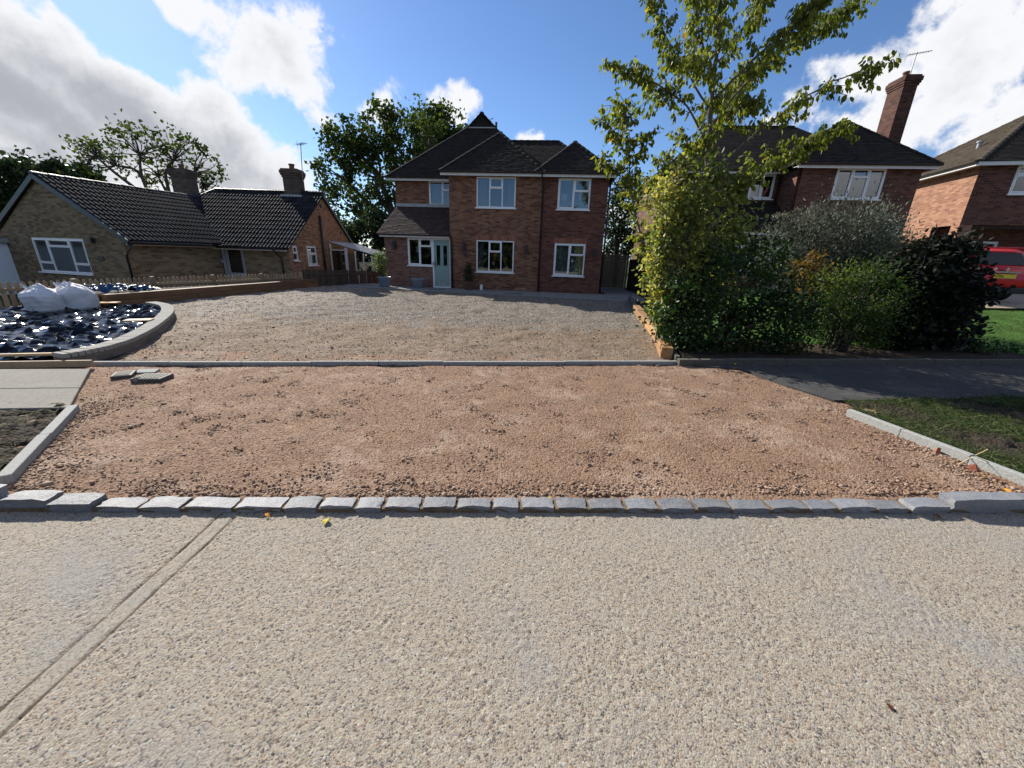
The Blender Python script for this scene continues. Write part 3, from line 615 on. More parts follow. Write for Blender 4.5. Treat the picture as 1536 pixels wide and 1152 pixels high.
def window(parent, u0, u1, z0, z1, v, cols, mat='upvc', glass='glass', fw=.055, sill=True, m=None, name='window', inset=.02, fan=True):
    """frame with mullions, opening sashes and one pane object per light. cols: [(width fraction, transom height fraction or None, sash?)]"""
    v0 = v+inset; d = .06; mb = MB(); panes = []
    mb.box(u0, u1, v0, v0+d, z1-fw, z1); mb.box(u0, u1, v0, v0+d, z0, z0+fw); mb.box(u0, u0+fw, v0, v0+d, z0+fw, z1-fw); mb.box(u1-fw, u1, v0, v0+d, z0+fw, z1-fw)
    tot = sum(c[0] for c in cols); x = u0+fw; Wd = (u1-u0-2*fw)
    for i, (w, tr, sash) in enumerate(cols):
        a = x; b = x+Wd*w/tot; x = b
        if i < len(cols)-1: mb.box(b-fw*.4, b+fw*.4, v0-.004, v0+d-.004, z0+fw, z1-fw)
        cells = [(z0+fw, z1-fw, sash)]
        if tr: zt = z0+fw+(z1-z0-2*fw)*tr; mb.box(a+fw*.4, b-fw*.4, v0-.003, v0+d-.003, zt-fw*.4, zt+fw*.4); cells = [(z0+fw, zt-fw*.4, sash), (zt+fw*.4, z1-fw, True)]
        a2 = a+(fw*.4 if i else 0); b2 = b-(fw*.4 if i < len(cols)-1 else 0)
        for (c, e, sh) in cells:
            k = .035 if sh else .0
            if sh:
                mb.box(a2, b2, v0-.014, v0+.03, c, c+k); mb.box(a2, b2, v0-.014, v0+.03, e-k, e); mb.box(a2, a2+k, v0-.014, v0+.03, c+k, e-k); mb.box(b2-k, b2, v0-.014, v0+.03, c+k, e-k)
            panes.append((a2+k, b2-k, c+k, e-k))
    if m: mb.map(m)
    wo_ = mb.build(name, mat, parent)
    for (a, b, c, e) in panes:
        pb = MB(); tl = random.uniform(-.003, .003); pb.add([(a,v0+.028,c),(b,v0+.028+tl,c),(b,v0+.03+tl,e),(a,v0+.03,e)], [(0,1,2,3)])
        if m: pb.map(m)
        pb.build('pane', glass, wo_)
    if sill:
        sb = MB().box(u0-.05, u1+.05, v-.07, v0+.02, z0-.045, z0-.002)
        if m: sb.map(m)
        sb.build('sill', mat, wo_)
    return wo_
def curtain(parent, u0, u1, z0, z1, v, mat='curtain', folds=9, m=None, name='curtain'):
    mb = MB(); n = max(8, int((u1-u0)*70)); vs = []; fs = []
    for i in range(n+1):
        u = u0+(u1-u0)*i/n; dv_ = .03*math.sin(i/n*folds*2*math.pi)+random.uniform(-.004, .004); vs += [(u, v+dv_, z0), (u, v+dv_*.6, z1)]
        if i: k = 2*i; fs.append((k-2, k, k+1, k-1))
    mb.add(vs, fs)
    if m: mb.map(m)
    return mb.build(name, mat, parent, smooth=True)
def roof_plane(parent, pts, mat, gauge=.1, tw=.165, lip=.016, name='tile_courses', under=True):
    """pts: convex polygon (local), first edge is the eave. Builds every tile of every course as joined geometry."""
    P = [Vector(p) for p in pts]; e = (P[1]-P[0]).normalized(); nrm = None
    for k in range(2, len(P)):
        nrm = e.cross(P[k]-P[0])
        if nrm.length > 1e-4: break
    nrm.normalize(); 
    if nrm.z < 0: nrm = -nrm
    t = nrm.cross(e); 
    if t.z < 0: t = -t
    pl = [((p-P[0]).dot(e), (p-P[0]).dot(t)) for p in P]; T = max(q[1] for q in pl)
    def span(tt):
        xs = []
        for (a, b), (c, d) in zip(pl, pl[1:]+pl[:1]):
            if (b-tt)*(d-tt) <= 0 and abs(b-d) > 1e-9: xs.append(a+(c-a)*(tt-b)/(d-b))
        return (min(xs), max(xs)) if len(xs) > 1 else None
    mb = MB(); W3 = lambda s, q, h: P[0]+e*s+t*q+nrm*h
    row = 0; q = -.03
    while q < T-.005:
        q1 = min(q+gauge, T-.001); lo = span(max(q, .0005)); hi = span(max(min(q1, T-1e-4), .001))
        if lo and hi:
            off = (tw/2 if row % 2 else 0); s0, s1 = min(lo[0], hi[0]), max(lo[1], hi[1]); k0 = math.floor((s0-off)/tw)
            s = k0*tw+off
            while s < s1:
                a0 = max(s, lo[0]); b0 = min(s+tw-.004, lo[1]); a1 = max(s, hi[0]); b1 = min(s+tw-.004, hi[1])
                if b0 > a0+.002 or b1 > a1+.002:
                    b0 = max(b0, a0); b1 = max(b1, a1)
                    j = random.uniform(-.004, .004); h0 = lip+.008+j; h1 = .008+j*.3
                    mb.add([W3(a0,q,h0-lip-.006), W3(b0,q,h0-lip-.006), W3(b0,q,h0), W3(a0,q,h0), W3(b1,q1,h1), W3(a1,q1,h1)], [(0,1,2,3), (3,2,4,5)])
                s += tw
        q = q1 if q1 > q+.001 else T; row += 1
    me = mb.mesh(name); o = obj(name, me, mat, parent); tag(o, None, None, None, 'stuff')
    if under:
        ub = MB(); ub.add([p+nrm*.002 for p in P]+[p-nrm*.03 for p in P], [tuple(range(len(P))), tuple(range(len(P), 2*len(P)))[::-1]]); ub.build('roof_deck', 'black_plastic', parent)
    return o
def hip_tiles(parent, a, b, mat, L=.3, w=.1, name='hip_tile'):
    a = Vector(a); b = Vector(b); d = b-a; n = max(1, int(d.length/L)); key = ('hip', L, w, mat)
    if key not in MESHES:
        mb = MB(); vs = []; N8 = 7
        for j, (x, sc) in enumerate(((0, 1.15), (L*1.12, .92))):
            for k in range(N8): th = math.pi*k/(N8-1); vs.append((x, w*sc*math.cos(th), w*.62*sc*math.sin(th)-.03))
        mb.add(vs, [(k, k+1, N8+k+1, N8+k) for k in range(N8-1)] + [tuple(range(N8))[::-1]]); MESHES[key] = mb.mesh(name); MESHES[key].materials.append(MATS[mat])
    rot = d.to_track_quat('X', 'Z')
    for i in range(n):
        o = obj(name, MESHES[key], None, parent); o.location = a+d*(i/n)+Vector((0, 0, .012)); o.rotation_mode = 'QUATERNION'; o.rotation_quaternion = rot
        o.scale = (d.length/n/L, 1+random.uniform(-.05, .05), 1)
MESHES = {}
def pipe(parent, pts, r=.034, name='downpipe', mat='black_plastic'):
    return MB().tube(pts, r, 8).build(name, mat, parent, smooth=True)
def gutter(parent, a, b, mat='black_plastic', r=.055):
    a = Vector(a); b = Vector(b); d = (b-a).normalized(); s = d.cross(Vector((0, 0, 1))); mb = MB(); vs = []
    for p in (a, b):
        for k in range(7): th = math.pi+math.pi*k/6; vs.append(p+s*r*math.cos(th)+Vector((0, 0, 1))*r*math.sin(th))
    mb.add(vs, [(k, k+1, 7+k+1, 7+k) for k in range(6)]); mb.add([p+Vector((0,0,-.004)) for p in vs], [(k, 7+k, 7+k+1, k+1) for k in range(6)])
    return mb.build('gutter', mat, parent, smooth=True)
def board(parent, x0, x1, y0, y1, z0, z1, name='fascia_board', mat='fascia'): return MB().box(x0, x1, y0, y1, z0, z1).build(name, mat, parent)
def chimney(parent, cx, cy, w, d, z0, z1, mat, pot=True):
    mb = MB(); mb.box(cx-w/2, cx+w/2, cy-d/2, cy+d/2, z0, z1-.38)
    for k, (g, a, b) in enumerate(((.03,.38,.30),(.06,.30,.22),(.085,.22,.07),(.04,.07,0))): mb.box(cx-w/2-g, cx+w/2+g, cy-d/2-g, cy+d/2+g, z1-a+.002, z1-b)
    c = mb.build('chimney', mat, parent)
    MB().box(cx-w/2-.07, cx+w/2+.07, cy-d/2-.09, cy+d/2+.09, z0, z0+.05)
    if pot: MB().lathe([(.13,0),(.12,.02),(.11,.18),(.14,.2),(.14,.25),(.09,.26)], 14, (cx, cy, z1-.01)).build('chimney_pot', 'terracotta', c, smooth=True)
    return c
def soldier(parent, u0, u1, z0, v, mat):
    mb = MB(); n = round((u1-u0)/.075)
    for i in range(n): a = u0+i*.075; mb.box(a+.005, a+.07, v-.006+random.uniform(-.002, .002), v+.02, z0+.005, z0+.215+random.uniform(-.004, .004))
    return mb.build('soldier_course', mat, parent)
tile_mat('soldier_brick', [(.14,.05,.035),(.25,.10,.065),(.33,.16,.10),(.2,.08,.055)], .9)
def aerial(name, base, top, boomdir, label, lean=(0, 0, 0)):
    t = empty(name, base); tag(t, label, 'aerial'); b = Vector((0, 0, 0)); tp = Vector(top)-Vector(base)
    MB().tube([b, tp], .017, 6).build('mast', 'steel', t)
    d = Vector(boomdir).normalized(); s = d.cross(Vector((0, 0, 1))).normalized(); c = tp-Vector((0, 0, .06))
    MB().tube([c-d*.3, c+d*.5], .012, 6).build('boom', 'steel', t)
    for k in range(9):
        p = c+d*(-.27+.085*k); L = .17-.006*k; MB().tube([p-s*L, p+s*L], .006, 5).build('element', 'steel', t)
    p = c-d*.34; MB().tube([p+Vector((0,0,-.2)), p+Vector((0,0,.2))], .006, 5).build('reflector', 'steel', t)
    return t
def lantern(parent, u, z, v=0.):
    mb = MB(); mb.box(u-.05, u+.05, v-.02, v-.002, z-.1, z+.13); mb.box(u-.07, u+.07, v-.2, v-.05, z+.15, z+.17); mb.box(u-.065, u+.065, v-.19, v-.06, z-.17, z-.15)
    for a, b in ((-.06,-.185),(.05,-.185),(-.06,-.075),(.05,-.075)): mb.box(u+a, u+a+.012, v+b, v+b+.012, z-.15, z+.15)
    mb.box(u-.012, u+.012, v-.13, v-.015, z+.17, z+.19)
    l = mb.build('wall_lantern', 'black_plastic', parent); MB().box(u-.045, u+.045, v-.17, v-.08, z-.148, z+.148).build('lantern_glass', 'black_plastic', l)

# ------------------------------------------------ the brick house facing the drive
H = empty('brick_house', HO, HA); tag(H, 'two-storey brick house with hipped tile roof, lean-to porch and sage green door', 'house')
UM, LM = (1.2,2.9,3.53,4.73), (1.2,2.9,.84,2.2); UE, LE = (4.69,6.05,3.53,4.73), (4.69,6.05,.8,2.17)
wall(H, 'wall', 'brick_stock', 0, 4.02, -.1, 4.78, 0, .28, (UM, LM))
wall(H, 'wall', 'brick_red', 4.0, 6.78, -.1, 4.78, .012, .28, (UE, LE))
wall(H, 'wall', 'brick_porch', -3.1, 0, -.1, 2.28, .1, .28, ((-2.02,-.86,1.02,2.22), (-.86,0,.08,2.22)))
LW = (-1.42,-.02,3.75,4.84)
wall(H, 'wall', 'brick_stock', -3.05, 0, 2.2, 4.9, 1.7, .28, (LW,))
sm = lambda X: (lambda u, v, z: (X-v, u, z)); sl_ = lambda X: (lambda u, v, z: (X+v, u, z))
wall(H, 'wall', 'brick_red', .012, 9.2, -.1, 4.78, 0, .28, (), sm(6.78)); wall(H, 'wall', 'brick_stock', 1.7, 9.2, -.1, 4.9, 0, .28, (), sl_(-3.05))
wall(H, 'wall', 'brick_porch', .1, 1.75, -.1, 2.28, 0, .2, (), sl_(-3.1), [(.1,2.28),(1.75,2.28),(1.75,3.5)]); wall(H, 'wall', 'brick_stock', 0.282, 1.7, -.1, 4.9, 0, .28, (), sl_(0))
wall(H, 'wall', 'brick_stock', -3.05, 6.78, -.1, 4.9, 8.92, .28)
MB().box(-2.7, 6.4, .35, 8.8, 2.42, 2.62).build('floor_slab', 'interior', H); MB().box(-2.7, 6.4, .3, 8.8, -.09, .1).build('ground_slab', 'interior', H)
for (a, b, c, d, e_) in ((-2.7,6.4,4.5,.1,2.42), (-2.7,6.4,4.5,2.62,4.78)): MB().box(a, b, c, c+.1, d, e_).build('inner_wall', 'plaster', H)
for uu in (0.3, 3.7): MB().box(uu, uu+.1, .9, 4.5, .1, 4.75).build('inner_wall', 'plaster', H)
window(H, *UM, 0, [(1,None,False),(1.05,.66,False),(1,None,False)]); window(H, *LM, 0, [(1,None,False),(1.05,.66,False),(1,None,False)])
window(H, *UE, .012, [(1,None,True),(1,.6,False)]); window(H, *LE, .012, [(1,None,True),(1,.66,False)])
window(H, *LW, 1.7, [(1,None,True),(1,.62,False),(.05,None,False)]); window(H, -2.02, -.86, 1.02, 2.22, .1, [(1,None,True),(1,.72,False)])
curtain(H, 1.25, 1.62, 3.55, 4.7, .22, folds=5); curtain(H, 2.55, 2.86, 3.55, 4.7, .22, folds=4); curtain(H, 1.25, 1.5, .86, 2.15, .22, folds=4)
curtain(H, 4.73, 6.02, .82, 2.12, .2, 'curtain_green', 13); curtain(H, -1.4, -.3, 3.77, 4.8, 1.95, 'curtain', 6)
for (a, b, c, d) in ((4.86,5.10,3.92,4.2), (5.62,5.92,3.95,4.25)): MB().box(a, b, .45, .75, c, d).build('lamp_shade', 'white_card', H)
MB().box(4.72, 6.0, .32, .42, 3.55, 3.86).build('windowsill_clutter', 'curtain', H)
MB().box(1.3, 2.9, 3.2, 3.3, 1.5, 2.1).build('picture', 'white_card', H); MB().lathe([(.02,0),(.16,0),(.1,.25),(.02,.26)], 14, (-1.62,.5,1.6)).build('lamp_shade', 'white_card', H)
soldier(H, 1.15, 2.95, 2.2, 0, 'soldier_brick'); soldier(H, 4.64, 6.1, 2.17, .012, 'soldier_brick')
# orange paper leaf hanging in the lower window
mb = MB(); pts = []
for k in range(14): a = k/14*2*math.pi; rr = (.19 if k % 2 else .08)*random.uniform(.8, 1.1); pts.append((2.05+rr*math.cos(a)*.6, 1.62+rr*math.sin(a)*1.15))
mb.prism(pts, .06, .075, 'y'); mb.build('paper_ornament', 'orange_paper', H)
MB().tube([(2.25,.3,1.3),(2.35,.3,1.5),(2.6,.3,1.72)], .012, 6).build('dried_stem', 'batten_wood', H)
# front door
dr = MB().box(-.86, -.79, .10, .17, .08, 2.22); dr.box(-.06, 0, .10, .17, .08, 2.22).box(-.79, -.06, .10, .17, 2.15, 2.22).box(-.86, 0, .06, .2, .055, .1); df = dr.build('door_frame', 'upvc', H)
mb = MB(); mb.box(-.788, -.062, .13, .175, .1, 2.148)
for (a, b, c, d) in ((-.70,-.47,1.02,1.95),(-.38,-.15,1.02,1.95),(-.70,-.47,.3,.82),(-.38,-.15,.3,.82)):
    for (e0, e1, f0, f1) in ((a,b,c,c+.025),(a,b,d-.025,d),(a,a+.025,c,d),(b-.025,b,c,d)): mb.box(e0, e1, .117, .14, f0, f1)
dl = mb.build('door', 'door_sage', H)
for (a, b) in ((-.665,-.505),(-.345,-.185)): MB().box(a, b, .121, .128, 1.05, 1.92).build('door_glass', 'glass_dark', dl)
MB().box(-.56, -.29, .115, .129, .2, .235).build('letter_plate', 'chrome', dl); MB().box(-.755, -.735, .09, .129, 1.0, 1.24).build('door_handle', 'black_plastic', dl)
MB().box(-.85, -.81, .085, .099, 1.05, 1.2).build('doorbell', 'black_plastic', H)
for (u, z, v) in ((.65,1.88,0), (3.45,1.86,0), (6.42,1.8,.012), (-2.6,1.85,.1)): lantern(H, u, z, v)
MB().box(.6, .78, -.015, 0, 1.5, 1.62).build('house_sign', 'black_plastic', H); MB().box(6.52, 6.58, -.06, .01, 2.42, 2.58).build('security_sensor', 'black_plastic', H)
MB().box(2.98+.0, 3.5, -.008, .003, .08, .2).build('air_brick', 'brick_gable', H)
# fascias, soffits, gutters, pipes
board(H, -.3, 7.03, -.3, -.275, 4.72, 4.86); board(H, -.3, 7.03, -.275, .03, 4.775, 4.79, 'soffit'); gutter(H, (-.3,-.36,4.87), (7.05,-.36,4.87))
board(H, -3.4, -.0, 1.4, 1.425, 4.76, 4.9); board(H, -3.4, 0, 1.425, 1.72, 4.895, 4.91, 'soffit'); gutter(H, (-3.42,1.34,4.91), (-.3,1.34,4.91))
board(H, -3.22, .0, -.16, -.135, 2.22, 2.34); board(H, -3.22, 0, -.135, .12, 2.285, 2.30, 'soffit'); gutter(H, (-3.25,-.21,2.35), (.06,-.21,2.35))
board(H, 7.0, 7.025, -.27, 9.3, 4.73, 4.86); gutter(H, (7.08,-.3,4.87), (7.08,9.3,4.87))
pipe(H, [(4.0,-.33,4.83),(4.0,-.33,4.68),(4.06,-.05,4.5),(4.06,-.05,.06)]); pipe(H, [(.07,-.2,2.32),(.08,-.1,2.22),(.09,-.05,2.1),(.09,-.05,.06)])
pipe(H, [(-.2,1.3,4.88),(-.12,1.0,4.7),(-.08,.6,4.45)], .03); pipe(H, [(6.86,.12,4.8),(6.86,.12,.06)], .04)
# roofs
E1 = 4.9; rz = 8.44; kt = (rz-E1)/4.0                                # main roof with gablets
A0, A1, A2, A3 = (-3.4,1.4,E1), (4.6,1.4,E1), (4.6,10.2,E1), (-3.4,10.2,E1)
gz = 7.78; gd = (gz-E1)/kt; gw = (rz-gz)/kt
g0, g1 = (.6-gw,1.4+gd,gz), (.6+gw,1.4+gd,gz); g2, g3 = (.6+gw,10.2-gd,gz), (.6-gw,10.2-gd,gz); rf, rk = (.6,1.4+gd-.05,rz), (.6,10.2-gd,rz)
roof_plane(H, [A0, A1, g1, g0], 'tile_plain'); roof_plane(H, [A3, A0, g0, rf, rk, g3], 'tile_plain'); roof_plane(H, [A1, A2, g2, rk, rf, g1], 'tile_plain'); roof_plane(H, [A2, A3, g3, g2], 'tile_plain')
MB().prism([(.6-gw+.05,gz),(.6+gw-.05,gz),(.6,rz-.06)], 1.4+gd+.03, 1.4+gd+.06, 'y').build('gablet', 'tile_hung', H) if 'tile_hung' in MATS else MB().prism([(.6-gw+.05,gz),(.6+gw-.05,gz),(.6,rz-.06)], 1.4+gd+.03, 1.4+gd+.06, 'y').build('gablet', 'tile_plain', H)
MB().box(.6-gw, .6+gw, 1.4+gd-.06, 1.4+gd+.02, gz-.02, gz+.03).build('flashing', 'lead', H)
hip_tiles(H, A0, g0, 'tile_plain'); hip_tiles(H, g0, rf, 'tile_plain'); hip_tiles(H, g1, rf, 'tile_plain'); hip_tiles(H, rf, rk, 'tile_plain')
R0, R1, R2, R3 = (1.0,2.0,5.05), (7.1,2.0,5.05), (7.1,8.0,5.05), (1.0,8.0,5.05); q0, q1 = (1.9,5.0,7.3), (4.6,5.0,7.3)   # roof behind over the extension
roof_plane(H, [R0, R1, q1, q0], 'tile_plain'); roof_plane(H, [R1, R2, q1], 'tile_plain'); roof_plane(H, [R2, R3, q0, q1], 'tile_plain'); hip_tiles(H, q0, q1, 'tile_plain'); hip_tiles(H, R1, q1, 'tile_plain')
def hip_bay(parent, u0, u1, v0, ze, apex, vback, mat='tile_plain'):
    (au, av, az) = apex; b = (au, vback, az)
    roof_plane(parent, [(u0,v0,ze), (u1,v0,ze), (au,av,az)], mat)
    roof_plane(parent, [(u1,v0,ze), (u1,vback,ze), b, (au,av,az)], mat); roof_plane(parent, [(u0,vback,ze), (u0,v0,ze), (au,av,az), b], mat)
    hip_tiles(parent, (u0,v0,ze), (au,av,az), mat); hip_tiles(parent, (u1,v0,ze), (au,av,az), mat); hip_tiles(parent, (au,av,az), b, mat)
hip_bay(H, -.34, 4.18, -.34, 4.87, (1.92,2.05,6.9), 4.6); hip_bay(H, 3.66, 7.06, -.33, 4.875, (5.32,1.5,6.42), 4.2)
MB().box(3.72, 3.98, .5, .75, 5.1, 5.14).build('flashing', 'lead', H)
roof_plane(H, [(-3.3,-.2,2.36), (.0,-.2,2.36), (.0,1.7,3.7), (-3.0,1.7,3.7)], 'tile_porch'); MB().box(-3.02, 0, 1.55, 1.7, 3.66, 3.8).build('flashing', 'lead', H)
roof_plane(H, [(-3.3,2.6,2.36), (-3.3,-.2,2.36), (-3.04,1.7,3.7)], 'tile_porch')
MB().tube([(1.27,5.2,7.7),(1.27,5.2,8.2)], .06, 10).build('vent_pipe', 'black_plastic', H)
MB().tube([(.95,5.0,8.0),(1.0,5.0,8.28),(1.15,5.0,8.3)], .018, 6).build('roof_bracket', 'black_plastic', H)

# ------------------------------------------------ brick house with the tall chimney
def cw(O, ang): return empty_pos(O, ang)
CO = PY(1340, 245, 16.5); CZ = .5
Cn = empty('brick_house', (CO[0], CO[1], 0), rad(-6)); tag(Cn, 'red brick house with tall chimney behind the leafy hedge', 'house')
up = (-1.7,.08,4.12,5.22); lw = (-4.2,-3.2,4.27,5.25); pw = (-4.9,-2.9,1.3,2.68)
wall(Cn, 'wall', 'brick_dark', -2.96, 1.3, -.2, 5.25, .3, .28, (up,)); wall(Cn, 'wall', 'brick_dark', -7.6, -2.96, 2.4, 5.3, 1.8, .28, (lw,))
wall(Cn, 'wall', 'brick_dark', -7.6, -2.96, -.2, 2.76, .3, .28, (pw,))
wall(Cn, 'wall', 'brick_dark', .3, 8.5, -.2, 5.25, 0, .28, (), sm(1.3)); wall(Cn, 'wall', 'brick_dark', .3, 8.5, -.2, 5.3, 0, .28, (), sl_(-7.6)); wall(Cn, 'wall', 'brick_dark', -7.6, 1.3, -.2, 5.25, 8.3, .28)
wall(Cn, 'wall', 'brick_dark', .58, 1.8, -.2, 5.25, 0, .28, (), sl_(-2.96))
MB().box(-7.3, 1.0, .6, 8.2, 2.8, 3.0).build('floor_slab', 'interior', Cn)
MB().box(-7.3, 1.0, 4.2, 4.3, -.1, 5.2).build('inner_wall', 'plaster', Cn)
window(Cn, *up, .3, [(1,None,True),(1.05,.72,False),(1,None,True)]); window(Cn, *lw, 1.8, [(1,None,True),(1,None,True)]); window(Cn, *pw, .3, [(.6,.7,True),(.5,None,False),(.6,None,False),(.6,.7,True)])
curtain(Cn, -.5, .05, 4.15, 5.2, .55, folds=5)
board(Cn, -3.3, 1.6, 0, .025, 5.14, 5.28); board(Cn, -3.3, 1.6, .025, .33, 5.2, 5.22, 'soffit'); gutter(Cn, (-3.3,-.06,5.29), (1.65,-.06,5.29)); board(Cn, -7.8, -2.9, 1.5, 1.525, 5.2, 5.33); gutter(Cn, (-7.8,1.44,5.34), (-3.2,1.44,5.34)); board(Cn, -7.8, -2.96, 0, .025, 2.7, 2.82)
board(Cn, 1.58, 1.6, .03, 8.6, 5.14, 5.28)
pipe(Cn, [(-3.2,1.4,5.3),(-3.08,1.7,5.1),(-3.04,1.75,2.9)], .035)
hip_bay(Cn, -3.36, 1.66, -.04, 5.3, (-.72,2.2,7.3), 5.0)
E1 = 5.36; roof_plane(Cn, [(-8,1.46,E1), (1.66,1.46,E1), (-1.4,5.1,7.9), (-5,5.1,7.9)], 'tile_plain'); roof_plane(Cn, [(1.66,1.5,E1-.05), (1.66,8.8,E1-.05), (-1.4,5.1,7.9)], 'tile_plain'); roof_plane(Cn, [(1.66,8.8,E1), (-8,8.8,E1), (-5,5.1,7.9), (-1.4,5.1,7.9)], 'tile_plain'); roof_plane(Cn, [(-8,8.8,E1), (-8,1.46,E1), (-5,5.1,7.9)], 'tile_plain')
hip_tiles(Cn, (-5,5.1,7.9), (-1.4,5.1,7.9), 'tile_plain')
roof_plane(Cn, [(-7.9,-.04,2.84), (-2.96,-.04,2.84), (-2.96,1.8,4.15), (-7.9,1.8,4.15)], 'tile_plain')
roof_plane(Cn, [(-2.96,-.06,2.84), (-2.94,-.06,2.84), (-2.94,-.05,2.85)], 'tile_plain') if False else None
chimney(Cn, 1.66, 3.2, .52, .85, -.2, 9.1, 'brick_stack')
c0 = Cn.matrix_basis @ Vector((1.66, 3.0, 9.1)); aerial('tv_aerial', c0, c0+Vector((.02, .0, .85)), (1, -.3, .1), 'thin metal television aerial on top of the tall brick chimney')

# ------------------------------------------------ the house at the edge of the picture, its flank in sun
DO = PY(1470, 254, 19.0); Dn = empty('brick_house', (DO[0], DO[1], 1.6*(1-19/15.5)), rad(-14)); Dn.scale = (19/15.5,)*3; tag(Dn, 'orange-brown brick house with sunlit flank wall behind the red car', 'house')
dw = (1.05,2.6,4.2,5.1)
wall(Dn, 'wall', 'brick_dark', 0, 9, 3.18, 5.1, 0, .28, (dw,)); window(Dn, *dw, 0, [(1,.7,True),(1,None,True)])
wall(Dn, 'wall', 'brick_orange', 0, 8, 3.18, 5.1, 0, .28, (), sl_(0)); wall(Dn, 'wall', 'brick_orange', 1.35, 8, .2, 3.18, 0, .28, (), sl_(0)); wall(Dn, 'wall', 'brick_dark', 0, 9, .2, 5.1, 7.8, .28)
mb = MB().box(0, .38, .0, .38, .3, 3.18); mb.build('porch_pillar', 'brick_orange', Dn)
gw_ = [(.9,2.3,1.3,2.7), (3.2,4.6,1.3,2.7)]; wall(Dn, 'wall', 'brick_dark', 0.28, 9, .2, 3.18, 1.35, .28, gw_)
for q in gw_: window(Dn, *q, 1.35, [(1,None,True),(1,None,True)])
MB().box(.28, 9, .28, 7.8, 3.12, 3.2).build('floor_slab', 'interior', Dn); MB().box(8.7, 9, 0, 8, .2, 5.1).build('wall', 'brick_dark', Dn)
board(Dn, -.32, 9.3, -.34, -.315, 5.06, 5.18); board(Dn, -.34, -.315, -.3, 8.3, 5.06, 5.18); board(Dn, -.32, 9.3, -.31, .02, 5.1, 5.12, 'soffit'); board(Dn, -.31, .02, .0, 8.3, 5.1, 5.12, 'soffit'); gutter(Dn, (-.38,8.3,5.19), (-.38,-.36,5.19))
az = 5.2+.69*3.45; ap, ap2 = (3.1,3.1,az), (5.8,3.1,az)
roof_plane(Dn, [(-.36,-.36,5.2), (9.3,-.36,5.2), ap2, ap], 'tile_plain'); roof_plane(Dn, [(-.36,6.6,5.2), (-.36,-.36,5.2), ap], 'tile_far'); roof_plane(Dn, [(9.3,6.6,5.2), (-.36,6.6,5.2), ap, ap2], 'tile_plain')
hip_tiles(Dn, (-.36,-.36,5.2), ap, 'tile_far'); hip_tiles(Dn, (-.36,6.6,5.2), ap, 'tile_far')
MB().lathe([(.06,0),(.06,.22),(.1,.25),(.1,.3),(.02,.32)], 12, (.9,1.9,6.0)).build('roof_vent', 'upvc_old', Dn)

# ------------------------------------------------ bungalow: projecting gable wing and main range
Bn = empty('bungalow', (-13.03, 14.0, 0)); tag(Bn, 'yellow brick bungalow with dark concrete tile roof and two chimneys', 'bungalow')
ba = rad(-15); mA = lambda u, v, z: (u*math.cos(ba)-v*math.sin(ba), u*math.sin(ba)+v*math.cos(ba), z)
wA = (-5.57,-2.69,.44,1.68)
wall(Bn, 'wall', 'brick_yellow', -7.45, -.65, -.5, 1.72, 0, .28, (wA,), mA, [(-7.45,1.72),(-.65,1.72),(-4.13,3.72)])
wall(Bn, 'wall', 'brick_yellow', 0, 4.2, -.5, 1.72, 0, .28, (), lambda u, v, z: mA(-.65-v, u, z)); wall(Bn, 'wall', 'brick_yellow', 0, 7, -.5, 1.72, 0, .28, (), lambda u, v, z: mA(-7.45+v, u, z))
MB().box(-7.2, -.95, 3.0, 3.1, -.4, 1.7).map(mA).build('inner_wall', 'plaster', Bn)
window(Bn, *wA, 0, [(1,.24,False),(1.5,.78,False),(1,.24,False)], 'upvc', 'glass_dark', .06, True, mA)
curtain(Bn, -3.0, -2.75, .5, 1.65, .2, 'curtain', 3, mA)
MB().box(-2.1, -1.85, -.02, .003, .95, 1.1).map(mA).build('air_vent', 'black_plastic', Bn); MB().box(-2.25, -2.05, -.14, -.01, 1.55, 1.72).map(mA).build('security_light', 'black_plastic', Bn)
MB().box(-7.4, -.7, .3, 6.8, 1.71, 1.78).map(mA).build('ceiling_slab', 'interior', Bn)
# main range in world axes (local = world - origin)
W2 = lambda x, y, z: (x+13.03, y-14.0, z)
xr, yf, yk, ze = -9.78, 17.45, 24.5, 1.75; yr = 20.95; zr = 4.2
bd = (-13.75,-11.75,-.45,1.62)
wall(Bn, 'wall', 'brick_yellow', -14.2, xr, -.5, 1.75, yf, .28, (bd,), W2)
wall(Bn, 'wall', 'brick_gable', yf, yk, -.5, 1.75, 0, .28, ((17.79,18.2,1.08,1.7),(18.98,19.92,.84,1.72)), lambda u, v, z: W2(xr-v, u, z), [(yf,1.75),(yk,1.75),(yr,4.12)])
gm = lambda u, v, z: W2(xr-v, u, z)
window(Bn, 17.79, 18.2, 1.08, 1.7, 0, [(1,.5,False)], 'upvc', 'glass_dark', .05, True, gm); window(Bn, 18.98, 19.92, .84, 1.72, 0, [(1,.62,True)], 'upvc', 'glass_dark', .05, True, gm)
MB().box(-18, -10.2, 19.6, 19.7, -.4, 1.7).map(W2).build('inner_wall', 'interior', Bn); MB().box(-11.2, -10.06, 17.8, 24, 1.72, 1.8).map(W2).build('ceiling_slab', 'interior', Bn)
window(Bn, -13.75, -12.6, .3, 1.62, yf, [(.9,None,False),(1,.5,True)], 'upvc_old', 'glass_dark', .06, True, W2); 
mb = MB().box(-13.75, -12.6, yf+.05, yf+.1, -.45, .28).map(W2); mb.build('door_panel', 'upvc_old', Bn)
mb = MB().box(-12.58, -11.77, yf+.06, yf+.1, -.45, 1.6).map(W2); po = mb.build('door', 'upvc_old', Bn); MB().box(-12.45, -11.9, yf+.052, yf+.058, .5, 1.5).map(W2).build('door_glass', 'glass_dark', po)
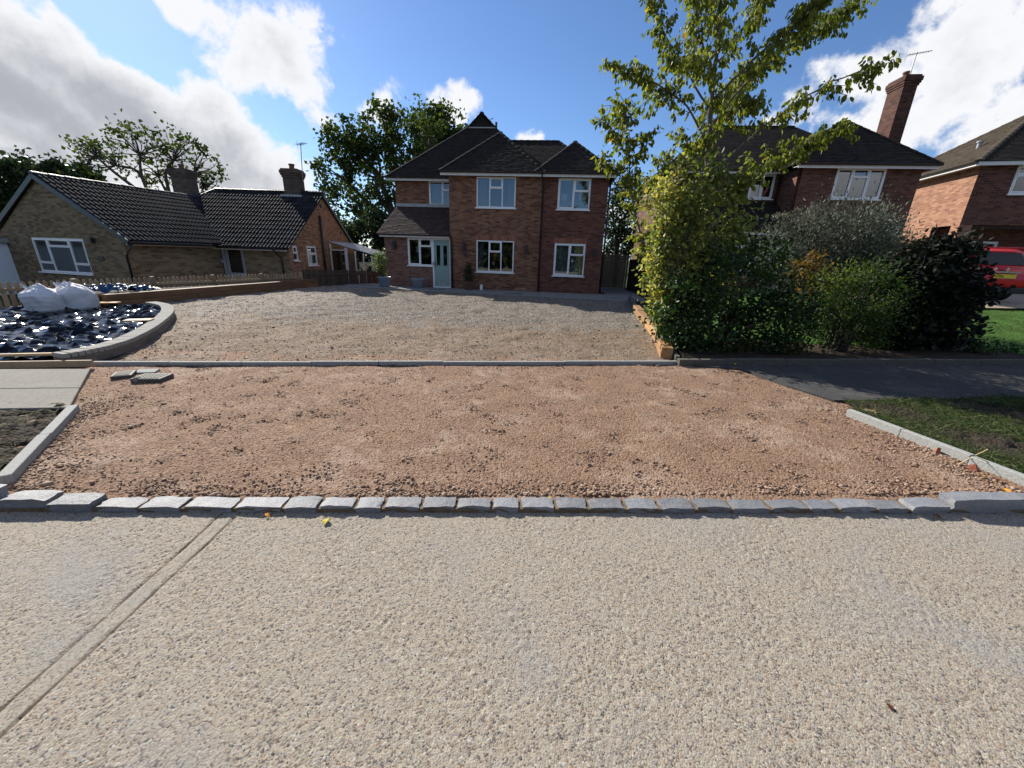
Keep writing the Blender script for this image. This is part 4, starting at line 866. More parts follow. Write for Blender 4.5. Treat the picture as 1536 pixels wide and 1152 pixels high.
mb = MB(); mb.add([(-13.95,yf+.02,1.72),(-11.6,yf+.02,1.72),(-11.6,yf-.75,1.6),(-13.95,yf-.75,1.6)], [(0,1,2,3)]); mb.map(W2).build('canopy', 'glass', Bn)
mA_e = lambda u, v, z: Vector(mA(u, v, z))
# concrete interlocking tiles, each one a tile
def tile_roof(parent, pts, skip=None, tw=.3, g=.34):
    P = [Vector(p) for p in pts]; e = (P[1]-P[0]).normalized(); n = e.cross(P[2]-P[1]).normalized()
    if n.z < 0: n = -n
    t = n.cross(e); t = t if t.z > 0 else -t
    pl = [((p-P[0]).dot(e), (p-P[0]).dot(t)) for p in P]; T = max(a[1] for a in pl); key = 'conc_tile'
    if key not in MESHES:
        prof = [(0,.010),(.05,.010),(.075,.045),(.115,.052),(.15,.016),(.2,.010),(.225,.045),(.265,.052),(.3,.016)]
        mb = MB(); L = g+.05; vs = [(x, 0, h+.028) for x, h in prof]+[(x, L, h) for x, h in prof]+[(x, 0, h-.004) for x, h in prof]; k = len(prof)
        mb.add(vs, [(i, i+1, k+i+1, k+i) for i in range(k-1)]+[(2*k+i, 2*k+i+1, i+1, i) for i in range(k-1)]); MESHES[key] = mb.mesh('roof_tile'); MESHES[key].materials.append(MATS['tile_conc_obj'])
    def span(tt):
        xs = [a+(c-a)*(tt-b)/(d-b) for (a, b), (c, d) in zip(pl, pl[1:]+pl[:1]) if (b-tt)*(d-tt) <= 0 and abs(b-d) > 1e-9]; return (min(xs), max(xs)) if len(xs) > 1 else None
    Mx = Matrix((e, t, n)).transposed().to_4x4(); cnt = 0; q = -.04
    while q < T-.12:
        sp = span(max(q+.1, .01))
        if sp:
            s = math.floor(sp[0]/tw)*tw
            while s < sp[1]-.05:
                if s > sp[0]-tw*.7 and s+tw < sp[1]+tw*.7:
                    o = obj('roof_tile', MESHES[key], None, parent); p = P[0]+e*s+t*q+n*random.uniform(0, .004); o.matrix_local = Matrix.Translation(p) @ Mx; cnt += 1
                s += tw
        q += g
    ub = MB(); ub.add([p+n*.0 for p in P]+[p-n*.06 for p in P], [tuple(range(len(P))), tuple(range(len(P), 2*len(P)))[::-1]]); ub.build('roof_deck', 'black_plastic', parent); return cnt
def tco():
    m, t, b = new_mat('tile_conc_obj'); r = objrand(t); n1, _ = noise_n(t, geo_pos(t), 1.2, 5, .6)
    f = math_n(t, 'ADD', math_n(t, 'MULTIPLY', r, .5), math_n(t, 'MULTIPLY', n1, .5)); c = ramp(t, f, [(.2, (.013,.014,.017)), (.5, (.022,.023,.027)), (.8, (.036,.036,.04))])
    n2, _ = noise_n(t, geo_pos(t), 9, 6, .7); c = mixc(t, math_n(t, 'MULTIPLY', sstep(t, n2, .6, .74), .5), c, (.06,.065,.045))
    wire(t, c, b.inputs['Base Color']); b.inputs['Roughness'].default_value = .8; b.inputs['Specular IOR Level'].default_value = .05
tco()
za = 1.66; apz = 3.78
n1_ = tile_roof(Bn, [mA_e(-.3,-.12,za), mA_e(-.3,4.2,za), mA_e(-2.2,6.5,za+1.06), mA_e(-4.13,7.2,apz), mA_e(-4.13,-.12,apz)])
ub = MB(); ub.add([mA(-7.9,-.12,za), mA(-7.9,8,za), mA(-4.13,8,apz), mA(-4.13,-.12,apz)], [(0,1,2,3)]); ub.build('roof_slope', 'tile_concrete', Bn)
Wv = lambda x, y, z: Vector(W2(x, y, z))
zb = ze-.06
n2_ = tile_roof(Bn, [Wv(-14.0,yf-.3,zb-.12), Wv(xr+.1,yf-.3,zb-.12), Wv(xr+.1,yr,zr), Wv(-14.9,yr,zr), Wv(-16.9,yf+1.6,zb+1.1)])
print('bungalow tiles', n1_, n2_)
ub = MB(); ub.add([W2(-14.9,yr,zr), W2(xr+.1,yr,zr), W2(xr+.1,yk+.3,zb-.12), W2(-18.6,yk+.3,zb-.12)], [(0,1,2,3)]); ub.add([W2(-14.9,yr,zr), W2(-18.6,yk+.3,zb-.12), W2(-18.6,yf-.3,zb-.12)], [(0,1,2)]); ub.build('roof_slope', 'tile_concrete', Bn)
hip_tiles(Bn, Wv(-14.9,yr,zr+.03), Wv(xr+.1,yr,zr+.03), 'tile_concrete', .42, .12, 'ridge_tile'); hip_tiles(Bn, mA_e(-4.13,-.12,apz+.03), mA_e(-4.13,7.0,apz+.03), 'tile_concrete', .42, .12, 'ridge_tile')
hip_tiles(Bn, Wv(-18.2,yf+.1,zb), Wv(-14.9,yr,zr+.03), 'tile_concrete', .42, .12, 'ridge_tile')
# verges, fascias, gutters
def bar(parent, a, b, w, h, name, mat):
    a = Vector(a); b = Vector(b); d = (b-a).normalized(); s = d.cross(Vector((0, 0, 1))).normalized(); k = s.cross(d)
    vs = [p+s*i*w/2+k*j*h/2 for p in (a, b) for i, j in ((-1,-1),(1,-1),(1,1),(-1,1))]
    return MB().add(vs, [(0,1,2,3),(7,6,5,4),(0,4,5,1),(1,5,6,2),(2,6,7,3),(3,7,4,0)]).build(name, mat, parent)
bar(Bn, mA(-.25,-.1,za-.06), mA(-4.13,-.1,apz-.06), .05, .16, 'bargeboard', 'black_plastic'); bar(Bn, mA(-8.0,-.1,za-.06), mA(-4.13,-.1,apz-.06), .05, .16, 'bargeboard', 'black_plastic')
bar(Bn, W2(xr+.1,yf-.3,zb-.14), W2(xr+.1,yr,zr-.04), .05, .12, 'bargeboard', 'black_plastic'); bar(Bn, W2(xr+.1,yk+.3,zb-.14), W2(xr+.1,yr,zr-.04), .05, .12, 'bargeboard', 'black_plastic')
bar(Bn, mA(-.38,-.1,za-.08), mA(-.38,3.6,za-.08), .03, .13, 'fascia_board', 'fascia'); bar(Bn, W2(-13.4,yf-.27,zb-.17), W2(xr+.08,yf-.27,zb-.17), .03, .13, 'fascia_board', 'fascia')
gutter(Bn, mA(-.25,-.1,za-.06), mA(-.25,3.6,za-.06)); gutter(Bn, W2(-13.3,yf-.36,zb-.13), W2(xr+.1,yf-.36,zb-.13))
pipe(Bn, [mA(-.28,.0,za-.1), mA(-.42,-.04,za-.3), mA(-.58,-.06,za-.5), mA(-.58,-.06,-.45)], .035); pipe(Bn, [W2(-10.25,yf-.33,zb-.15), W2(-10.2,yf-.2,zb-.35), W2(-10.1,yf-.06,zb-.5), W2(-10.1,yf-.06,-.45)], .035)
pipe(Bn, [W2(xr+.08,20.5,3.15), W2(xr+.08,20.5,-.4)], .055)
MB().lathe([(.08,0),(.08,.05)], 12).map(lambda x, y, z: W2(xr+z, 20.9+x, 3.6+y)).build('round_vent', 'black_plastic', Bn)
MB().lathe([(.07,0),(.07,.05)], 12).map(lambda x, y, z: W2(xr+z, 22.9+x, 2.5+y)).build('round_vent', 'black_plastic', Bn)
chimney(Bn, *W2(-11.0, 20.95, 0)[:2], .72, .6, 3.5, 5.2, 'brick_sooty'); chimney(Bn, *W2(-17.2, 22, 0)[:2], .8, .7, 3.2, 5.22, 'brick_sooty')
mb = MB().box(-11.5, -10.5, 20.5, 21.3, 3.95, 4.05).map(W2); mb.build('flashing', 'lead', Bn)
aerial('tv_aerial', (-10.52, 20.9, 4.7), (-10.40, 20.9, 6.35), (.8, -.6, 0), 'television aerial on a long mast beside the bungalow chimney')
# lean-to conservatory against the gable
Ln = empty('conservatory', (xr, 21.2, -.45)); tag(Ln, 'small white lean-to conservatory with ribbed clear roof against the bungalow gable', 'conservatory')
zo = .45
mb = MB(); 
for k in range(9): mb.box(0+.0, 2.25, .2+k*.36, .2+k*.36+.05, 0, .04)
def slope(x, y, z): return (x, y, 1.97+zo-x*.26+z)
mb.map(slope).build('roof_bar', 'upvc', Ln); mb = MB(); mb.add([(0,.1,.02),(2.3,.1,.02),(2.3,3.2,.02),(0,3.2,.02)], [(0,1,2,3)]); mb.map(slope).build('roof_sheet', 'glass', Ln)
fr = MB(); 
for a in (.03, .78, .86, 1.3, 1.72, 2.15): fr.box(a, a+.06, .1, .16, 0, 1.9+zo-a*.26)
fr.box(.03, 2.2, .1, .16, .0, .06).box(.86, 2.2, .1, .16, .75, .82); fr.box(.03,.84,.1,.16,1.55+zo,1.6+zo)
fr.build('frame', 'upvc', Ln)
MB().box(.86, 2.2, .115, .145, .06, .75).build('lower_panel', 'upvc', Ln); MB().box(.1, .78, .12, .14, .06, 1.55+zo).build('door_glass', 'glass_dark', Ln)
for a, b in ((.92,1.3),(1.36,1.72),(1.78,2.15)): MB().box(a, b, .12, .14, .82, 1.78+zo-b*.26).build('pane', 'glass', Ln)
MB().box(2.15, 2.2, .16, 3.2, 0, .8).build('side_panel', 'upvc', Ln); MB().box(2.16, 2.19, .16, 3.2, .8, 1.75+zo-2.2*.26+.0).build('pane', 'glass', Ln)
# pale garage wall just showing past the bungalow
gp = empty('garage', (-21.4, 13.6, -.5), rad(-15)); tag(gp, 'pale blue-white rendered garage corner beyond the picket fence', 'garage')
MB().box(-3, .9, 0, 5, 0, 1.95).build('wall', 'white_paint', gp); MB().box(-3.2, 1.05, -.2, 5.2, 1.95, 2.1).build('flat_roof', 'lead', gp); MB().box(-2.6,-.3,-.03,0,0,1.8).build('garage_door','upvc',gp)
# ================================================================== TREES, SHRUBS, GRASS
leaf_mat('leaf_cherry', [(0, (.06,.085,.014)), (.45, (.14,.165,.026)), (.8, (.23,.225,.04)), (.95, (.40,.33,.055)), (1, (.40,.19,.03))], .55, .1, .55)
leaf_mat('leaf_yellow', [(0, (.05,.08,.018)), (.4, (.13,.16,.035)), (.75, (.27,.28,.07)), (.97, (.46,.42,.10)), (1, (.42,.22,.05))], .5, .14, .55)
leaf_mat('leaf_dark', [(0, (.012,.030,.008)), (.5, (.028,.06,.012)), (1, (.06,.10,.022))], .35, .18, .45)
leaf_mat('leaf_fresh', [(0, (.022,.045,.01)), (.5, (.05,.085,.017)), (1, (.13,.16,.03))], .45, .12, .5)
leaf_mat('leaf_grey', [(0, (.045,.055,.035)), (.5, (.095,.105,.07)), (1, (.19,.20,.145))], .25, .15)
leaf_mat('leaf_purple', [(0, (.008,.011,.006)), (.6, (.018,.022,.012)), (1, (.04,.045,.028))], .2, .08, .6)
leaf_mat('leaf_orange', [(0, (.06,.065,.02)), (.4, (.13,.075,.022)), (1, (.2,.14,.04))], .4, .1)
leaf_mat('leaf_oak', [(0, (.02,.035,.009)), (.5, (.045,.068,.014)), (1, (.085,.10,.022))], .4, .08, .6)
leaf_mat('leaf_hedge', [(0, (.012,.022,.008)), (.6, (.028,.045,.014)), (1, (.06,.075,.02))], .3, .15)
leaf_mat('leaf_straw', [(0, (.025,.045,.014)), (.5, (.05,.08,.025)), (.8, (.10,.13,.05)), (1, (.26,.24,.13))], .4, .03, .6)
def smooth_path(pts, n=6):
    P = [np.array(p, float) for p in pts]; out = []
    for i in range(len(P)-1):
        p0 = P[max(i-1, 0)]; p1 = P[i]; p2 = P[i+1]; p3 = P[min(i+2, len(P)-1)]
        for k in range(n): t = k/n; out.append(.5*((2*p1)+(p2-p0)*t+(2*p0-5*p1+4*p2-p3)*t*t+(3*p1-p0-3*p2+p3)*t**3))
    return out+[P[-1]]
def tree_from_limbs(name, label, cat, base, limbs, leafmat, bark, leaf, r, seed, per_m=70, twig=.45, droop=.9, group=None, colour=None, round6=True, start=.25, flat=.5):
    """limbs: [(path, r0, r1, leafy)] world paths; twigs and hanging leaves are grown along each"""
    g = np.random.default_rng(seed); root = empty(name, base); tag(root, label, cat, group); b = np.array(base, float); wood = MB(); LP = []; LA = []
    for path, r0, r1, leafy in limbs:
        P = smooth_path(path, 5); P = [p+g.normal(0, .012, 3)*(0 < i < len(P)-1) for i, p in enumerate(P)]
        wood.tube([p-b for p in P], list(np.linspace(r0, r1, len(P))), 7)
        if not leafy: continue
        seg = np.linalg.norm(np.diff(P, axis=0), axis=1); Lt = seg.sum(); cum = np.concatenate([[0], np.cumsum(seg)])
        nt_ = int(Lt*25*leafy)
        for k in range(nt_):
            s = Lt*(start+(1-start)*g.random()**.8); i = min(np.searchsorted(cum, s)-1, len(P)-2); i = max(i, 0); p = P[i]+(P[i+1]-P[i])*(s-cum[i])/seg[i]
            d = (P[i+1]-P[i])/seg[i]; q = g.normal(0, 1, 3); q[2] *= flat; q = q+d*.8; q[2] += .15; q /= np.linalg.norm(q)
            tl = twig*g.uniform(.4, 1.3)*(1-.35*s/Lt); e_ = p+q*tl+np.array([0, 0, -.12*tl]); wood.tube([p-b, (p+e_)/2+np.array([0, 0, .05*tl])-b, e_-b], [.007, .005, .003], 4, False)
            nl = max(3, int(tl*per_m/2.0)); f = g.uniform(.25, 1.05, nl)[:, None]
            LP.append(p+(e_-p)*f+g.normal(0, .035, (nl, 3))); LA.append(np.repeat(q[None]*.5, nl, 0))
    wood.build('trunk', bark, root, smooth=True)
    LP = np.concatenate(LP)-b; LA = np.concatenate(LA); me = leaves_mesh('crown', LP, leaf, LA, droop, .25, None if colour is None else colour(LP+b, g), seed, round6)
    obj('crown', me, leafmat, root); print(name, len(LP)); return root
cpath = lambda Y, *pts: [PY(x, y, Y+(dy[0] if dy else 0)) for (x, y, *dy) in pts]
TY = 8.4
limbs = [(cpath(TY, (1064,505),(1060,400),(1062,300),(1064,210),(1070,120),(1080,40),(1086,-60)), .075, .02, .45),
  (cpath(TY, (1062,222),(1030,160,-.2),(985,128,-.5),(918,95,-.8)), .022, .006, .8), (cpath(TY, (1064,165),(1030,105,.2),(1000,60,.5),(980,5,.7)), .02, .006, .75),
  (cpath(TY, (1064,262),(1120,212,-.3),(1180,165,-.6),(1250,122,-.9),(1322,98,-1.1)), .026, .006, .55), (cpath(TY, (1066,190),(1120,125,.3),(1190,62,.6),(1285,8,.9)), .026, .006, 1.0),
  (cpath(TY, (1068,150),(1130,90,-.5),(1200,30,-.8),(1255,-25,-1)), .024, .006, 1.0), (cpath(TY, (1070,115),(1050,50,-.4),(1035,-35,-.6)), .02, .006, .9),
  (cpath(TY, (1062,300),(1130,262,.2),(1200,222,.4),(1272,186,.5)), .024, .006, 1.1), (cpath(TY, (1062,275),(1020,240,.4),(975,245,.8)), .018, .005, .55),
  (cpath(TY, (1066,205),(1100,170,-.7),(1130,150,-1.3)), .018, .005, 1.0), (cpath(TY, (1066,205),(1090,150,.9),(1120,110,1.6)), .018, .005, 1.0),
  (cpath(TY, (1072,100),(1110,50,.5),(1150,-10,.9)), .018, .005, 1.0), (cpath(TY, (1070,130),(1040,95,-.8),(1010,90,-1.2)), .016, .005, .9),
  (cpath(TY, (1062,330),(1090,290,-.4),(1130,270,-.8)), .018, .005, .9), (cpath(TY, (1062,250),(1040,215,.6),(1020,200,1.1)), .016, .005, .8), (cpath(TY, (1080,45),(1060,0,.4),(1050,-50,.5)), .015, .005, 1.)]
tb = PY(1064, 505, TY); tb[2] = .08; limbs[0][0][0][2] = .05
cherry_c = lambda P, g: np.clip(g.beta(2, 2.6, len(P))*.85 + .14*(P[:, 2] < 3.0)*g.random(len(P)) + (g.random(len(P)) > .975)*.3, 0, 1)
tree_from_limbs('garden_tree', 'tall slender tree with drooping olive-green leaves rising out of the hedge', 'tree', tuple(tb), limbs, 'leaf_cherry', 'bark_grey', .095, None, 5, 100, .46, 1.7, None, cherry_c)
TY = 9.2; limbs = [(cpath(TY, (1002,480),(976,400),(950,305),(941,215),(936,150)), .03, .007, .9)] + [(cpath(TY, p0, p1, p2), .01, .004, 1.1) for p0, p1, p2 in
   (((944,280),(920,255,.2),(902,240,.3)), ((943,260),(960,225,-.2),(972,200,-.3)), ((941,230),(922,200,-.2),(908,180,-.3)), ((945,300),(965,285,.2),(975,270,.4)), ((940,210),(930,170,.3),(925,160,.4)))]
tb = PY(1002, 480, TY); limbs[0][0][0][2] = .1; tb[2] = .1
tree_from_limbs('sapling', 'young sapling with hanging leaves beside the corner of the house', 'tree', tuple(tb), limbs, 'leaf_cherry', 'bark_grey', .11, None, 6, 60, .38, 1.3, None, cherry_c)
def shrub(name, label, base, lobes, leaf, leafmat, seed, droop=.3, width=.32, round6=False, stems=7, shell=.55, rndf=None, cat='shrub', flat=0., bark='bark', up=0., group=None, lobe_clumps=14):
    g = np.random.default_rng(seed); b = np.array(base, float); root = empty(name, base); tag(root, label, cat, group); Ps = []; Cs = []; As = []
    wood = MB()
    for (c, rx, ry, rz, n) in lobes:
        c = np.array(c, float); k = lobe_clumps; d = g.normal(0, 1, (k, 3)); d /= np.linalg.norm(d, axis=1)[:, None]; rr = g.random(k)**(1/3)*(1-shell)+shell
        cl = c+d*rr[:, None]*np.array([rx, ry, rz])*.82; m_ = n//k
        for q in cl:
            s = g.normal(0, 1, (m_, 3))*np.array([rx, ry, rz]).mean()*.24; p = q+s; Ps.append(p); As.append((p-c)/np.array([rx, ry, rz])*.7+np.array([0, 0, up])); Cs.append(np.clip(g.normal(.45, .2)+g.normal(0, .17, m_), 0, 1))
        for q in cl[:stems]:
            st_ = b+np.array([g.normal(0, .12), g.normal(0, .1), 0]); md = (st_+q)/2+np.array([(st_[0]-q[0])*.15, 0, abs(q[2]-st_[2])*.12]); wood.tube([st_-b, md-b, q-b], [.016, .011, .005], 5, False)
    P = np.concatenate(Ps); A = np.concatenate(As); Cc = np.concatenate(Cs); ok = P[:, 2] > b[2]+.04; P, A, Cc = P[ok], A[ok], Cc[ok]
    if rndf is not None: Cc = rndf(P, Cc, g)
    wood.build('stem', bark, root, smooth=True); obj('foliage', leaves_mesh('foliage', P-b, leaf, A, droop, width, Cc, seed, round6, flat), leafmat, root); return root
def lobes_px(Y, *L): return [(PY(x, y, Y+dy), rx/(F_/(Y+dy)), dp, rz/(F_/(Y+dy)), n) for (x, y, dy, rx, dp, rz, n) in L]
F_ = 590.
gb = lambda x, Y, z=.1: (float(PY(x, 500, Y)[0]), Y, z)
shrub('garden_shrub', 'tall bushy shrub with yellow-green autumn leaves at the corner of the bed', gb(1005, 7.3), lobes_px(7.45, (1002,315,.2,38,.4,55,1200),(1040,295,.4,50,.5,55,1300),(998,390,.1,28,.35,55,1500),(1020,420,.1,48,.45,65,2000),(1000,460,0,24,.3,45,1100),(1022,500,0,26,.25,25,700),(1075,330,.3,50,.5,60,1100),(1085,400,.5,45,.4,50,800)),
      .085, 'leaf_yellow', 21, .6, .34, True, 12, .35, lambda P, C, g: np.clip(C+.16*(P[:, 0] < 2.95)+.0, 0, .985), bark='bark_grey')  # leaf tone raised on the sunward side, painting the sunlight into the colour
shrub('garden_shrub', 'dark green evergreen shrub low in the bed beside the sleepers', gb(1080, 7.0), lobes_px(7.0, (1030,470,-.1,55,.4,55,1900),(1100,430,.2,72,.5,62,2600),(1140,395,.6,45,.4,40,900),(1160,480,0,60,.45,55,1800),(1060,510,-.2,70,.35,28,1000),(1150,515,-.1,60,.35,25,700)), .075, 'leaf_dark', 22, .2, .3, True, 7, .45)
shrub('garden_shrub', 'large rounded grey-green shrub in front of the upstairs window', gb(1250, 9.6, .3), lobes_px(9.6, (1190,385,0,48,.7,52,7500),(1250,366,-.2,68,.8,52,9500),(1312,382,0,52,.7,52,7500),(1250,410,-.3,85,.7,45,5500)), .075, 'leaf_grey', 23, -.1, .16, False, 8, .6, up=.35, lobe_clumps=30)
g_ = np.random.default_rng(77); sh = []
for k in range(16):                                              # upright whippy shoots on top of the grey shrub
    x = g_.uniform(1150, 1350); y = 328+abs(x-1250)*.18+g_.uniform(0, 12); sh.append((x, y-g_.uniform(0, 25), g_.uniform(-.4, .3), 5, .05, 16, 90))
shrub('garden_shrub', 'upright silvery shoots standing up out of the rounded grey-green shrub', gb(1255, 9.65, .3), lobes_px(9.6, *sh), .055, 'leaf_grey', 24, -.6, .16, False, 1, .2, lambda P, C, g: np.clip(C+.3, 0, 1), up=.8, lobe_clumps=5)
shrub('garden_shrub', 'small shrub turning orange and russet below the rounded grey-green shrub', gb(1215, 8.3), lobes_px(8.3, (1212,402,0,22,.25,24,260),(1235,430,0,26,.3,22,160),(1180,440,0,22,.3,18,110)), .085, 'leaf_orange', 25, .3, .34, True, 5, .3)
shrub('garden_shrub', 'fresh green feathery shrub between the russet and the dark purple shrubs', gb(1260, 7.2), lobes_px(7.2, (1225,455,0,48,.4,48,2000),(1290,445,-.1,52,.4,50,2300),(1260,490,-.1,70,.4,35,1600),(1330,480,0,40,.35,40,1000)), .07, 'leaf_fresh', 26, .1, .2, False, 9, .45, lambda P, C, g: np.clip(C+.35*(P[:, 2]-1.0), 0, 1), up=.2)
shrub('garden_shrub', 'broad-leaved dark purple shrub in front of the red car', gb(1400, 7.7), lobes_px(7.7, (1345,420,0,48,.45,48,2400),(1395,402,0,48,.5,42,2600),(1428,440,-.1,38,.45,46,1700),(1372,480,-.1,66,.5,50,2400),(1425,495,-.1,36,.4,36,900),(1335,495,0,40,.4,35,900)), .10, 'leaf_purple', 27, .05, .40, True, 8, .5, flat=.75)
shrub('ground_cover_plant', 'low dark plant at the end of the bed by the lawn', gb(1490, 7.3, .06), lobes_px(7.3, (1480,524,0,26,.2,9,260),(1520,528,.1,22,.2,7,160)), .06, 'leaf_dark', 28, .1, .3, True, 2, .3, cat='plant')
shrub('ground_cover_plant', 'straggly dried plant at the foot of the green shrubs', gb(1130, 6.75, .08), lobes_px(6.75, (1110,520,0,40,.2,12,260),(1180,522,0,30,.2,9,160)), .06, 'leaf_orange', 29, .2, .2, False, 2, .3, cat='plant')
def big_tree(name, label, base, fork, lobes, leaf, mat, seed, trunk_r, nb=9, shell=.35, clumps=26, spread=.20, group='trees behind the houses', width=.4):
    g = np.random.default_rng(seed); b = np.array(base, float); root = empty(name, base); tag(root, label, 'tree', group); wood = MB(); Ps = []; Cs = []
    fk = np.array(fork, float); wood.tube([b-b, (b+fk)/2-b+g.normal(0, .1, 3), fk-b], [trunk_r, trunk_r*.8, trunk_r*.65], 9)
    for (c, rx, ry, rz, n) in lobes:
        c = np.array(c, float); R3 = np.array([rx, ry, rz]); k = clumps; d = g.normal(0, 1, (k, 3)); d /= np.linalg.norm(d, axis=1)[:, None]; cl = c+d*(g.random(k)**(1/3)*(1-shell)+shell)[:, None]*R3*.85
        mid_ = fk+(c-fk)*.5+g.normal(0, .3, 3); hub = fk+(c-fk)*.8; wood.tube([p-b for p in smooth_path([fk, mid_, hub, c], 3)], list(np.linspace(trunk_r*.5, trunk_r*.12, 10)), 6)
        for q in cl[:nb]: wood.tube([p-b for p in smooth_path([hub, (hub+q)/2+g.normal(0, .25, 3), q], 3)], list(np.linspace(trunk_r*.16, .02, 7)), 4, False)
        for q in cl: m_ = n//k; p = q+g.normal(0, 1, (m_, 3))*R3.mean()*spread*g.uniform(.6, 1.3); Ps.append(p); Cs.append(np.clip(g.normal(.45, .22)+g.normal(0, .15, m_), 0, 1))
    wood.build('trunk', 'bark', root, smooth=True); P = np.concatenate(Ps); obj('crown', leaves_mesh('crown', P-b, leaf, None, .2, width, np.concatenate(Cs), seed), mat, root); return root
def lp(Y, *L): k = 590./Y; return [(PY(x, y, Y+dy), rx/k, (rx+rz)/2/k, rz/k, n) for (x, y, dy, rx, rz, n) in L]
oY = 38.; bs = PY(603, 400, oY); bs[2] = -.5
big_tree('oak_tree', 'large spreading oak tree rising behind the brick house and bungalow', tuple(bs), PY(597, 335, oY), lp(oY, (525,205,0,38,32,1500),(580,190,-1,34,28,1300),(505,260,0,34,34,1300),(560,250,1,40,38,1400),(615,245,0,36,38,1200),(530,315,-1,44,32,1200),(640,205,1,32,32,800),(590,290,0,36,24,600),(655,300,0,30,30,600)), .32, 'leaf_oak', 51, .55, 12, .35, 26, .155)
bs = PY(665, 400, 44); bs[2] = -.5
big_tree('oak_tree', 'lighter oak tree partly hidden by the main roof of the brick house', tuple(bs), PY(660, 300, 44), lp(44., (640,190,0,30,26,900),(672,185,0,28,26,900),(690,215,0,22,28,700),(650,225,0,34,30,900)), .36, 'leaf_oak', 52, .45)
bs = PY(545, 410, 31); bs[2] = -.5
big_tree('garden_tree', 'dense dark tree filling the gap behind the conservatory', tuple(bs), PY(545, 380, 31), lp(31., (520,360,0,30,26,1300),(560,345,0,30,32,1500),(590,380,0,26,30,1200),(545,395,0,40,22,1200)), .26, 'leaf_hedge', 53, .2)
for i, (x, L, lab, sd_, mat) in enumerate(((232, [(160,235,0,48,28,270),(205,215,0,42,26,280),(125,220,0,26,16,130)], 'wind-bent tree with sparse crown behind the bungalow ridge', 54, 'leaf_oak'), (262, [(262,225,0,36,30,310),(300,250,0,30,30,280),(232,255,0,30,26,190),(318,275,0,18,16,110)], 'airy sparse tree beside the bungalow chimney', 55, 'leaf_oak'))):
    bs = PY(x, 390, 34+i*2); bs[2] = -.5; big_tree('garden_tree', lab, tuple(bs), PY(x-5, 300, 34+i*2), lp(34.+i*2, *L), .30, mat, sd_, .28, 22, .5, 22, .14)
bs = PY(30, 390, 33); bs[2] = -.5
big_tree('garden_tree', 'dark tree at the end of the bungalow gable', tuple(bs), PY(30, 330, 33), lp(33., (10,268,0,34,30,1300),(60,262,0,34,22,900),(110,262,1,36,20,600),(-30,280,0,40,36,900),(40,310,0,46,26,900)), .36, 'leaf_hedge', 56, .35)
bs = PY(925, 400, 30); bs[2] = -.3
big_tree('conifer_tree', 'dark tree behind the side gate of the brick house', tuple(bs), PY(925, 360, 30), lp(30., (925,320,0,26,40,1500),(950,300,1,26,36,1000),(930,365,0,30,24,1200),(960,350,0,30,40,1000),(935,285,0,18,18,350)), .2, 'leaf_hedge', 57, .2)
# --- unseen leafy belt added behind the viewpoint to darken the ground-floor window reflections
g = np.random.default_rng(90); n = 16000; x = g.uniform(-45, 45, n); hgt_ = 4.5+1.5*np.sin(x*.35)+.9*np.sin(x*.9+1); P = np.stack([x, -17+g.normal(0, 1.1, n), g.random(n)**.8*hgt_], 1)
tag(obj('reflected_leaf_belt', leaves_mesh('reflected_leaf_belt', P, .9, None, .2, .42, None, 90), 'leaf_hedge'), 'unseen leafy belt added across the road as a dark reflection for the windows', None, None, 'stuff')
# --- grass blades on the verges and lawn edge
def blades(name, poly, n, hgt, mat, seed, label, zf, parent=None, patch_=None, lean=.5):
    g = np.random.default_rng(seed); P = np.array(poly); x = g.uniform(P[:, 0].min(), P[:, 0].max(), n); y = g.uniform(P[:, 1].min(), P[:, 1].max(), n); k = in_poly(x, y, poly)
    if patch_ is not None: k &= patch_(x, y, g)
    x, y = x[k], y[k]; m_ = len(x); z = zf(x, y); th = g.uniform(0, 2*np.pi, m_); h = hgt*g.lognormal(0, .35, m_); w = .0018+.0016*g.random(m_); ln = h*lean*g.normal(0, 1, m_); ln2 = h*lean*g.normal(0, 1, m_)
    dx, dy = np.cos(th)*w, np.sin(th)*w
    V = np.stack([np.stack([x-dx, y-dy, z], 1), np.stack([x+dx, y+dy, z], 1), np.stack([x+ln*.5+dx*.8, y+ln2*.5+dy*.8, z+h*.45], 1), np.stack([x+ln, y+ln2, z+h*.8], 1)], 1).reshape(-1, 3)
    Fq = np.arange(m_)[:, None]*4+np.array([[0, 1, 2, 3]]); o = obj(name, raw_mesh(name, V, Fq, np.repeat(g.random(m_), 4)), mat, parent); return tag(o, label, 'grass', None, 'stuff')
pn = lambda seed, sc: (lambda x, y, g: (np.sin(x*sc+seed)+np.sin(y*sc*1.3+seed*2)+np.sin((x+y)*sc*.7+1)+g.normal(0, .8, len(x))) > -.25)
zc = lambda z: (lambda x, y: np.full(len(x), z))
blades('grass', [p if p[0] < 9 else (8.5, p[1]) for p in vr], 170000, .04, 'leaf_straw', 61, 'tufts of mown grass on the verge beside the cracked edging', zc(.03), None, pn(1, 5), 1.0)
blades('grass', vl, 9000, .03, 'leaf_straw', 62, 'thin tufts of grass on the dark soil verge', zc(.03), None, lambda x, y, g: (np.sin(x*4)+np.sin(y*6+x*2)+g.normal(0, .6, len(x))+.9*(y > 2.9-.05*x)) > .9, 1.0)
blades('grass', [(8.2,7.2),(16,8.1),(16,11.2),(8.8,10.6),(5.5,9)], 60000, .03, 'leaf_fresh', 63, 'short blades of the mown lawn', lambda x, y: rise(x, y)-.005, None, None, .6)
